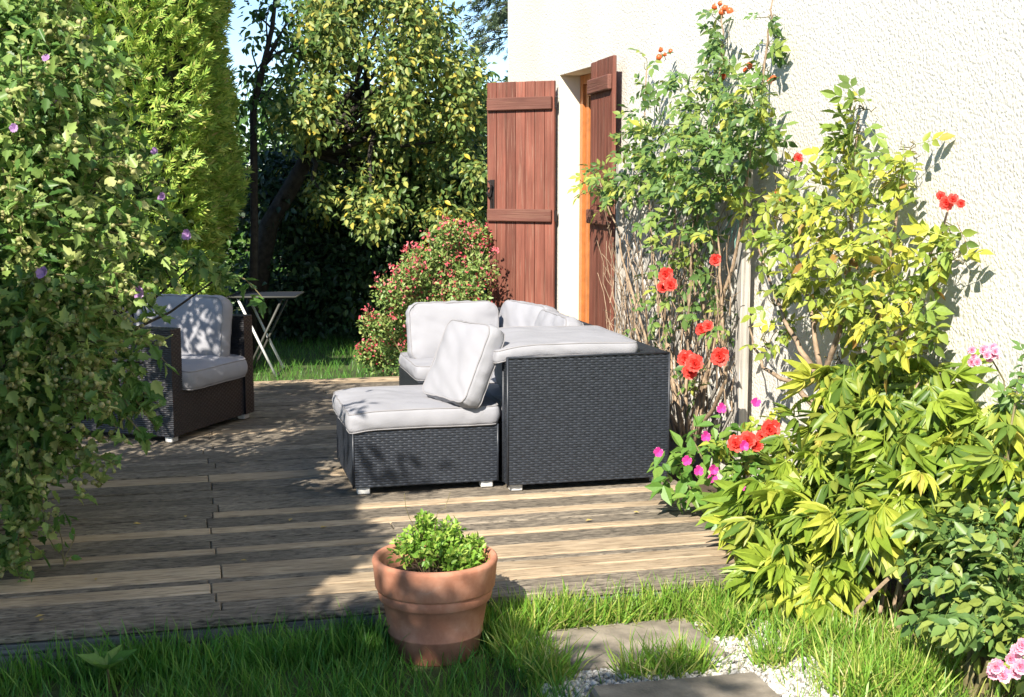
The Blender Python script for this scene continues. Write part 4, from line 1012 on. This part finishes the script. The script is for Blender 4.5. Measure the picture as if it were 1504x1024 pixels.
ROSE_M = [T_mesh('rose_leaf', rose_leaf(s), M['rose_leaf']) for s in range(4)]
ROSE_Y = [T_mesh('rose_leaf_yellowing', rose_leaf(s+10), M['rose_leaf_y']) for s in range(4)]
ROSE_T = [rose_leaf(s+20) for s in range(4)]
def wall_plant(root, blobs, nobj, nfol, lsize, meshes, fmat, twig, stem_to, r0=.012):
    """blobs: px, py, radius px, offset from the wall, weight"""
    W = np.array([b[4] for b in blobs]); W = W/W.sum()
    pts, outs = [], []
    for tot in (nobj, nfol):
        idx = rng.choice(len(blobs), tot, p=W); A = []; O = []
        for i in idx:
            px, py, rp, off, _ = blobs[i]; th = random.uniform(0, 6.28); q = rp*math.sqrt(random.random())
            u = WALL-.03-abs(off*(.35+.9*random.random())*(1-.4*q/rp)); A.append(tuple(at_x(px+q*math.cos(th), py+q*math.sin(th), u)))
            O.append((-.8, -.45*math.cos(th)*0 + random.uniform(-.5, .3), -math.sin(th)*.4))
        pts.append(np.array(A)); outs.append(np.array(O))
    ax, nm = orient(nrmz(outs[0]), .35, .6, .6); leaf_objects('leaf', pts[0]+np.array([-.02, -.015, 0]), ax, nm, sizes(nobj, *lsize), meshes, root)
    ax, nm = orient(nrmz(outs[1]), .3, .6, .6); foliage('foliage', pts[1], ax, nm, sizes(nfol, *lsize), ROSE_T, fmat, root)
    for i, s_ in enumerate(stem_to):
        P_ = [at_x(a, b, WALL-o) for a, b, o in s_]; mb = MB(); fine = []
        for j in range(len(P_)-1): fine += bend(P_[j], P_[j+1], 5, 0, .012)[:-1]
        fine.append(P_[-1]); mb.tube(fine, taper(r0*random.uniform(.8, 1.1), .004, len(fine)), 6); mb.build('cane', M['bark_pale'] if twig == 'dry' or i % 2 else M['cane'], root, smooth=True)
    mb = MB()
    for k in range(int(len(blobs)*5)):
        b = random.choice(blobs); c_ = at_x(b[0], b[1]+b[2]*.5, WALL-.05-b[3]*.3); q = at_x(b[0]+random.gauss(0, b[2]*.7), b[1]+random.gauss(0, b[2]*.7), WALL-.03-b[3]*random.random())
        mb.tube(bend(c_, q, 4, 0, .02), .0022, 4)
    mb.build('twigs', M['cane'], root, kind='stuff')
rb = at_x(1000, 640, WALL-.25); rb.z = GZ
RO1 = thing('climbing_rose', 'tall climbing rose with orange hips spreading over the wooden trellis', 'rose', rb)
bl1 = [(1058,25,14,.08,.5),(1062,60,18,.1,.9),(1060,95,20,.14,1.2),(1055,130,30,.2,2),(1128,20,10,.06,.35),(1128,60,10,.06,.35),(1120,95,12,.08,.4),(950,95,13,.1,.35),(975,85,10,.1,.2),(958,130,18,.12,.6),(1005,110,14,.12,.5),
       (960,175,30,.25,2),(1010,165,32,.3,2.5),(1075,160,34,.3,3),(1115,150,25,.25,2),(930,215,22,.25,1.5),(975,220,34,.32,3),(1030,215,36,.35,3.5),(1085,215,32,.3,2.8),(1115,195,22,.25,1.6),(950,260,28,.3,2),(1005,265,34,.32,2.8),(1050,270,24,.3,1.8),
       (885,265,26,.28,1.9),(905,290,20,.26,1.1),(965,310,26,.28,1.3),(1020,320,26,.26,1.2),(1045,350,20,.25,.8),(990,370,26,.25,.9),(1030,400,24,.25,.8),(960,430,28,.25,.9),(1010,440,28,.25,.8),(1050,420,20,.25,.5),(945,480,18,.25,.5),(1060,470,20,.25,.4),(1030,560,24,.25,.5),(985,470,20,.25,.4)]
stems1 = [[(1000,650,.25),(985,520,.2),(960,380,.15),(945,230,.14),(950,100,.1)],[(1010,650,.25),(1010,500,.2),(1020,350,.2),(1040,220,.2),(1060,90,.1),(1060,10,.08)],[(1020,650,.25),(1050,500,.18),(1085,350,.15),(1105,200,.15),(1128,60,.06),(1135,0,.05)],[(995,650,.25),(950,500,.2),(920,400,.18),(905,330,.2),(880,265,.22)],
          [(1005,640,.22),(975,480,.2),(990,340,.2),(1000,230,.25)],[(1015,640,.25),(1040,540,.2),(1030,420,.2),(1015,300,.22)],[(1000,640,.2),(960,560,.15),(930,470,.15),(915,380,.12)],[(1025,640,.2),(1065,560,.2),(1060,430,.2),(1055,330,.2)]]
wall_plant(RO1, bl1, 290, 400, (.08, .135), ROSE_M, M['rose_f'], 'dry', stems1)
# dry twigs at the foot of the rose
mb = MB()
for k in range(95):
    px = random.uniform(895, 1075); py = random.uniform(430, 640); q = at_x(px, py, WALL-random.uniform(.08, .3)); top = at_x(px+random.gauss(-4, 16), py-random.uniform(70, 190), WALL-random.uniform(.08, .35))
    mb.tube(bend(q, top, 5, 0, .03), taper(.0038, .0016, 5), 4)
    m_ = q.lerp(top, random.uniform(.4, .8)); mb.tube(bend(m_, m_+Vector((random.gauss(0, .05), random.gauss(0, .08), random.uniform(.04, .14))), 3, 0, .01), .0018, 4)
mb.build('dry_twigs', M['bark_pale'], RO1, kind='stuff')
for px, py, s in ((978,404,.045),(984,420,.042),(972,424,.035),(1050,382,.032),(1030,484,.036),(1040,480,.03),(1006,528,.05),(1020,536,.052),(1012,548,.045),(1057,524,.05)):
    put_flower('rose', at_x(px, py, WALL-.36), s, RO1)
HIPV = tm(ICO_V, ICO_F); HIPM = mesh('rose_hip', HIPV[0], HIPV[1], M['hip'], True)
for px, py in ((1050,10),(1058,5),(1065,12),(1072,16),(1060,18),(970,73),(976,80),(968,84),(985,75),(1136,115),(1130,119),(1100,97),(1095,103),(1062,112)):
    leaf_objects('hip', np.array([at_x(px, py, WALL-.14)]), ball(1), ball(1), np.array([random.uniform(.014, .02)]), [HIPM], RO1)

rb2 = at_x(1222, 700, WALL-.22); rb2.z = GZ
RO2 = thing('climbing_rose', 'yellowing climbing rose with tall pointed shoots on the bare cream wall', 'rose', rb2)
bl2 = [(1270,155,12,.08,.5),(1262,185,18,.1,1),(1250,220,22,.12,1.4),(1245,255,22,.14,1.4),(1338,215,18,.1,1),(1335,250,22,.14,1.2),(1310,265,18,.14,.8),(1165,250,12,.1,.3),(1190,255,14,.1,.4),(1120,275,18,.15,.7),(1100,310,16,.15,.7),(1150,300,28,.2,1.6),(1200,300,28,.22,1.8),(1240,310,26,.22,1.6),
       (1290,290,24,.2,1.2),(1150,350,28,.25,1.6),(1200,360,34,.3,2.6),(1250,370,32,.3,2.4),(1300,340,28,.25,1.5),(1395,330,13,.1,.4),(1385,360,20,.14,1),(1360,390,24,.16,1.2),(1400,375,14,.1,.5),(1300,400,34,.28,2.2),(1180,420,26,.25,1.4),(1230,430,34,.3,2.4),(1290,450,34,.3,2.4),(1345,430,30,.22,1.6),(1140,440,18,.2,.6),
       (1260,485,28,.3,1.2),(1320,490,34,.28,2.2),(1355,480,24,.2,1.3),(1300,515,24,.26,.9),(1345,512,20,.2,.8),(1130,500,18,.2,.5),(1160,480,18,.2,.5),(1230,520,14,.2,.2)]
stems2 = [[(1222,680,.22),(1215,600,.2),(1205,540,.2),(1190,450,.2),(1160,340,.15),(1120,290,.12)],[(1225,680,.22),(1210,560,.2),(1240,450,.22),(1250,330,.15),(1262,170,.06)],[(1222,680,.2),(1200,600,.2),(1160,560,.2),(1120,540,.2),(1100,480,.18)],[(1230,680,.2),(1270,540,.2),(1300,420,.2),(1330,230,.08)],[(1228,680,.2),(1300,540,.2),(1350,440,.15),(1392,310,.08)],[(1205,560,.2),(1170,500,.2),(1140,440,.2),(1095,320,.15)]]
wall_plant(RO2, bl2, 250, 150, (.085, .14), ROSE_Y, M['rose_fy'], 'dry', stems2, .017)
for px, py, s in ((1381,290,.022),(1390,299,.030),(1399,294,.024),(1411,300,.018),(1143,288,.03),(1172,233,.025)): put_flower('rose', at_x(px, py, WALL-.12), s, RO2)
# a few large round leaves of the wall rose
LM = T_mesh('broad_leaf_dark', OVATE, M['mirabilis'])

# --- low plants in the bed
def base_plant(name, label, cat, base): return thing(name, label, cat, base)
# four o'clock with magenta flowers
mp = cw(1.02, 5.75, GZ); MIR = thing('flowering_plant', 'leafy green plant with small magenta flowers beside the sofa end', 'plant', mp)
C_ = []; 
for px, py, Z in ((990,680,5.75),(1030,670,5.7),(1070,665,5.75),(1000,715,5.6),(1040,720,5.55),(1085,710,5.6),(1060,640,5.85),(1090,640,5.9),(1110,690,5.6),(1060,755,5.45),(1100,750,5.45),(1020,650,5.9)): C_.append(tuple(at_depth(px, py, Z)))
P, dd = cluster_pts(C_, [.10]*len(C_), 21, .3); ax, nm = orient(dd, .35, .9, .5)
leaf_objects('leaf', P, ax, nm, sizes(len(P), .06, .105), [T_mesh('broad_leaf', OVATE, M['mirabilis'])], MIR)
mb = MB()
for c_ in C_: mb.tube(bend(mp+Vector((random.uniform(-.08, .08), random.uniform(-.08, .08), 0)), c_, 5, .03, .03), taper(.008, .003, 5), 5)
mb.build('stems', M['cane'], MIR, kind='stuff')
for px, py in ((1110,593),(967,665),(1037,641),(1010,677),(1026,692),(1048,690),(1047,704),(1088,717),(1060,600),(1092,655)): put_flower('magenta', at_depth(px, py, 5.5), .026, MIR)
# red rose blooms over it on a short rose
rs2 = cw(1.12, 5.95, GZ); RO3 = thing('rose_bush', 'low rose bush with large red blooms between sofa and peony', 'rose', rs2)
C_ = [tuple(at_depth(px, py, 5.75)) for px, py in ((1120,660),(1150,670),(1090,665),(1160,640),(1140,700))]
P, dd = cluster_pts(C_, [.09]*5, 16, .3); ax, nm = orient(dd, .3, .8); leaf_objects('leaf', P, ax, nm, sizes(len(P), .08, .12), ROSE_Y, RO3)
mb = MB()
for c_ in C_: mb.tube(bend(rs2, c_, 5, 0, .03), taper(.007, .003, 5), 5)
mb.build('stems', M['cane'], RO3, kind='stuff')
for px, py, s in ((1130,632,.052),(1080,653,.045),(1098,649,.045),(1112,655,.035),(1118,641,.03)): put_flower('rose', at_depth(px, py, 5.55), s, RO3)

# --- peony
pb = Vector((2.30, 4.25, GZ)); PEO = thing('peony', 'spreading peony mound with yellow-green pointed leaves beside the cream wall', 'peony', pb)
pe = []
for px, py, Z in ((1215,580,4.95),(1255,553,4.9),(1310,545,4.8),(1350,560,4.7),(1240,630,4.8),(1290,610,4.7),(1340,590,4.65),(1385,610,4.5),(1430,625,4.4),(1475,640,4.3),(1200,680,4.85),(1180,720,4.8),(1230,700,4.65),(1290,680,4.5),(1340,660,4.45),(1400,680,4.3),(1460,690,4.2),(1500,680,4.2),
                  (1150,728,4.9),(1165,770,4.75),(1142,788,4.8),(1200,760,4.6),(1260,740,4.45),(1310,730,4.35),(1360,720,4.3),(1150,815,4.65),(1195,815,4.55),(1230,780,4.5),(1130,752,4.9),(1200,840,4.5),(1330,620,4.6),(1490,720,4.2),(1520,650,4.2),(1550,690,4.1)):
    pe.append(tuple(at_depth(px, py, Z)))
pe = np.array(pe); pe[:, 0] = np.minimum(pe[:, 0], WALL-.12)
P, dd = cluster_pts(pe, [.13]*len(pe), 8, .35); P[:, 0] = np.minimum(P[:, 0], WALL-.06)
hor = P - np.array(pb); hor[:, 2] = 0; hor = nrmz(hor)
ax = hor*.75 + rng.normal(size=P.shape)*.48 + np.array([-.2, -.3, -.35]); nm = np.array([-.25, -.35, .9]) + rng.normal(size=P.shape)*.5
leaf_objects('leaf', P[:296], ax[:296], nm[:296], sizes(len(P[:296]), .13, .26), [T_mesh('peony_leaf', peony_leaf(s), M['peony']) for s in range(5)], PEO)
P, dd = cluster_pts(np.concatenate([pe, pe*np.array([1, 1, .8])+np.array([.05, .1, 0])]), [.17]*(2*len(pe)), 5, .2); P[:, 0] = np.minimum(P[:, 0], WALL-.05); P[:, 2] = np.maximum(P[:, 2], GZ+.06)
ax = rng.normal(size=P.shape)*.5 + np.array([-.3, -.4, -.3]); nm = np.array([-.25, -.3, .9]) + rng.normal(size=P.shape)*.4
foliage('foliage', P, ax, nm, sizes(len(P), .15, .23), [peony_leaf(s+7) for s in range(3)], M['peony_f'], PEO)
mb = MB()
for c_ in pe: mb.tube(bend(pb+Vector((random.uniform(-.25, .25), random.uniform(-.35, .35), 0)), c_, 6, .05, .03), taper(.008, .004, 6), 5)
mb.build('stems', M['bark_pale'], PEO, kind='stuff')

# --- pink rose at the right edge
rr = Vector((2.38, 3.45, GZ)); RO4 = thing('rose_bush', 'dark-leaved rose bush with pale pink flower clusters at the wall foot', 'rose', rr)
C_ = []
for px, py, Z in ((1420,790,4.05),(1460,780,4.0),(1500,790,3.95),(1400,830,4.05),(1440,840,3.95),(1485,840,3.85),(1420,880,3.95),(1465,890,3.85),(1510,880,3.8),(1450,905,3.85),(1485,920,3.8),(1400,800,4.15),(1520,930,3.75),(1500,540,4.15),(1475,560,4.2),(1495,590,4.15)): C_.append(tuple(at_depth(px, py, Z)))
P, dd = cluster_pts(C_[:13], [.085]*13, 17, .3); ax, nm = orient(dd, .3, .8); leaf_objects('leaf', P, ax, nm, sizes(len(P), .09, .14), [T_mesh('rose_leaf_deep', rose_leaf(s+40), M['rose_f']) for s in range(3)], RO4)
P, dd = cluster_pts(C_[13:], [.05]*3, 6, .3); ax, nm = orient(dd, .2, .7); leaf_objects('leaf', P, ax, nm, sizes(len(P), .07, .10), ROSE_M, RO4)
P, dd = cluster_pts(C_[:13], [.12]*13, 16, .1); P[:, 2] = np.maximum(P[:, 2], GZ+.05); ax, nm = orient(dd, .3, .8); foliage('foliage', P, ax, nm, sizes(len(P), .08, .13), ROSE_T, M['rose_f'], RO4)
mb = MB()
for c_ in C_: mb.tube(bend(rr+Vector((random.uniform(-.05, .05), random.uniform(-.05, .05), 0)), c_, 6, .03, .03), taper(.009, .003, 6), 5)
pk = at_depth(1440, 523, 4.15); mb.tube(bend(Vector(C_[14]), pk, 4, .02, .01), .003, 5); mb.build('stems', M['cane'], RO4, kind='stuff')
def clusterfl(px, py, Z, n, spread, s):
    for k in range(n):
        a = random.uniform(0, 6.28); q = spread*math.sqrt(random.random()); put_flower('pink', at_depth(px+q*math.cos(a), py+q*.75*math.sin(a), Z+random.uniform(-.03, .03)), s*random.uniform(.8, 1.1), RO4)
clusterfl(1440, 523, 4.15, 16, 24, .017); clusterfl(1478, 980, 3.45, 14, 22, .024); clusterfl(1503, 955, 3.45, 6, 12, .024)

# --- small weeds and fallen leaves
for px, py, z, lb in ((160, 1015, GZ, 'broad-leaved weed growing in the shaded lawn'),):
    b = at_z(px, py, z); wd = thing('weed', lb, 'weed', b); n = 6
    a = np.linspace(0, 5.3, n); P = np.tile(np.array(b), (n, 1))+np.array([0, 0, .07]); ax = np.stack([np.cos(a), np.sin(a), np.full(n, .8)], 1); nm = np.tile(np.array([0, -.3, 1.0]), (n, 1))
    leaf_objects('leaf', P, ax, nm, sizes(n, .08, .12), [bpy.data.meshes['broad_leaf']], wd)
    mb = MB(); mb.tube([b, b+Vector((0, 0, .08))], .004, 5); mb.build('stem', M['cane'], wd)
b = at_z(95, 832, 0); wd = thing('weed', 'spindly weed with a yellow tip growing up between the deck boards', 'weed', b)
mb = MB(); tips = [at_depth(px, py, 4.95) for px, py in ((70,790),(110,785),(85,770),(105,815))]
for t in tips: mb.tube(bend(b, t, 5, .02, .01), .0025, 4)
mb.build('stems', M['cane'], wd); pp = np.array([tuple(Vector(t).lerp(b, f)) for t in tips for f in (0, .2, .45)]); ax, nm = orient(ball(len(pp)), 0, .7); leaf_objects('leaf', pp, ax, nm, sizes(len(pp), .03, .06), [bpy.data.meshes['broad_leaf']], wd)
fm = T_mesh('fallen_leaf', SMALL, M['fallen'])
for px, py in ((82,702),(60,732),(77,735),(195,769),(272,757),(352,823),(425,765),(470,775),(140,852),(66,903),(58,912),(860,765),(930,752)):
    p = at_z(px, py, .006); o = link('fallen_leaf', fm); o.location = p; s = random.uniform(.025, .045); o.scale = (s, s, s); o.rotation_euler = (random.uniform(-.15, .15), random.uniform(-.15, .15), random.uniform(0, 6.28))
    tag(o, 'small dry yellow leaf fallen on the deck boards', 'leaf', 'fallen leaves on the deck')
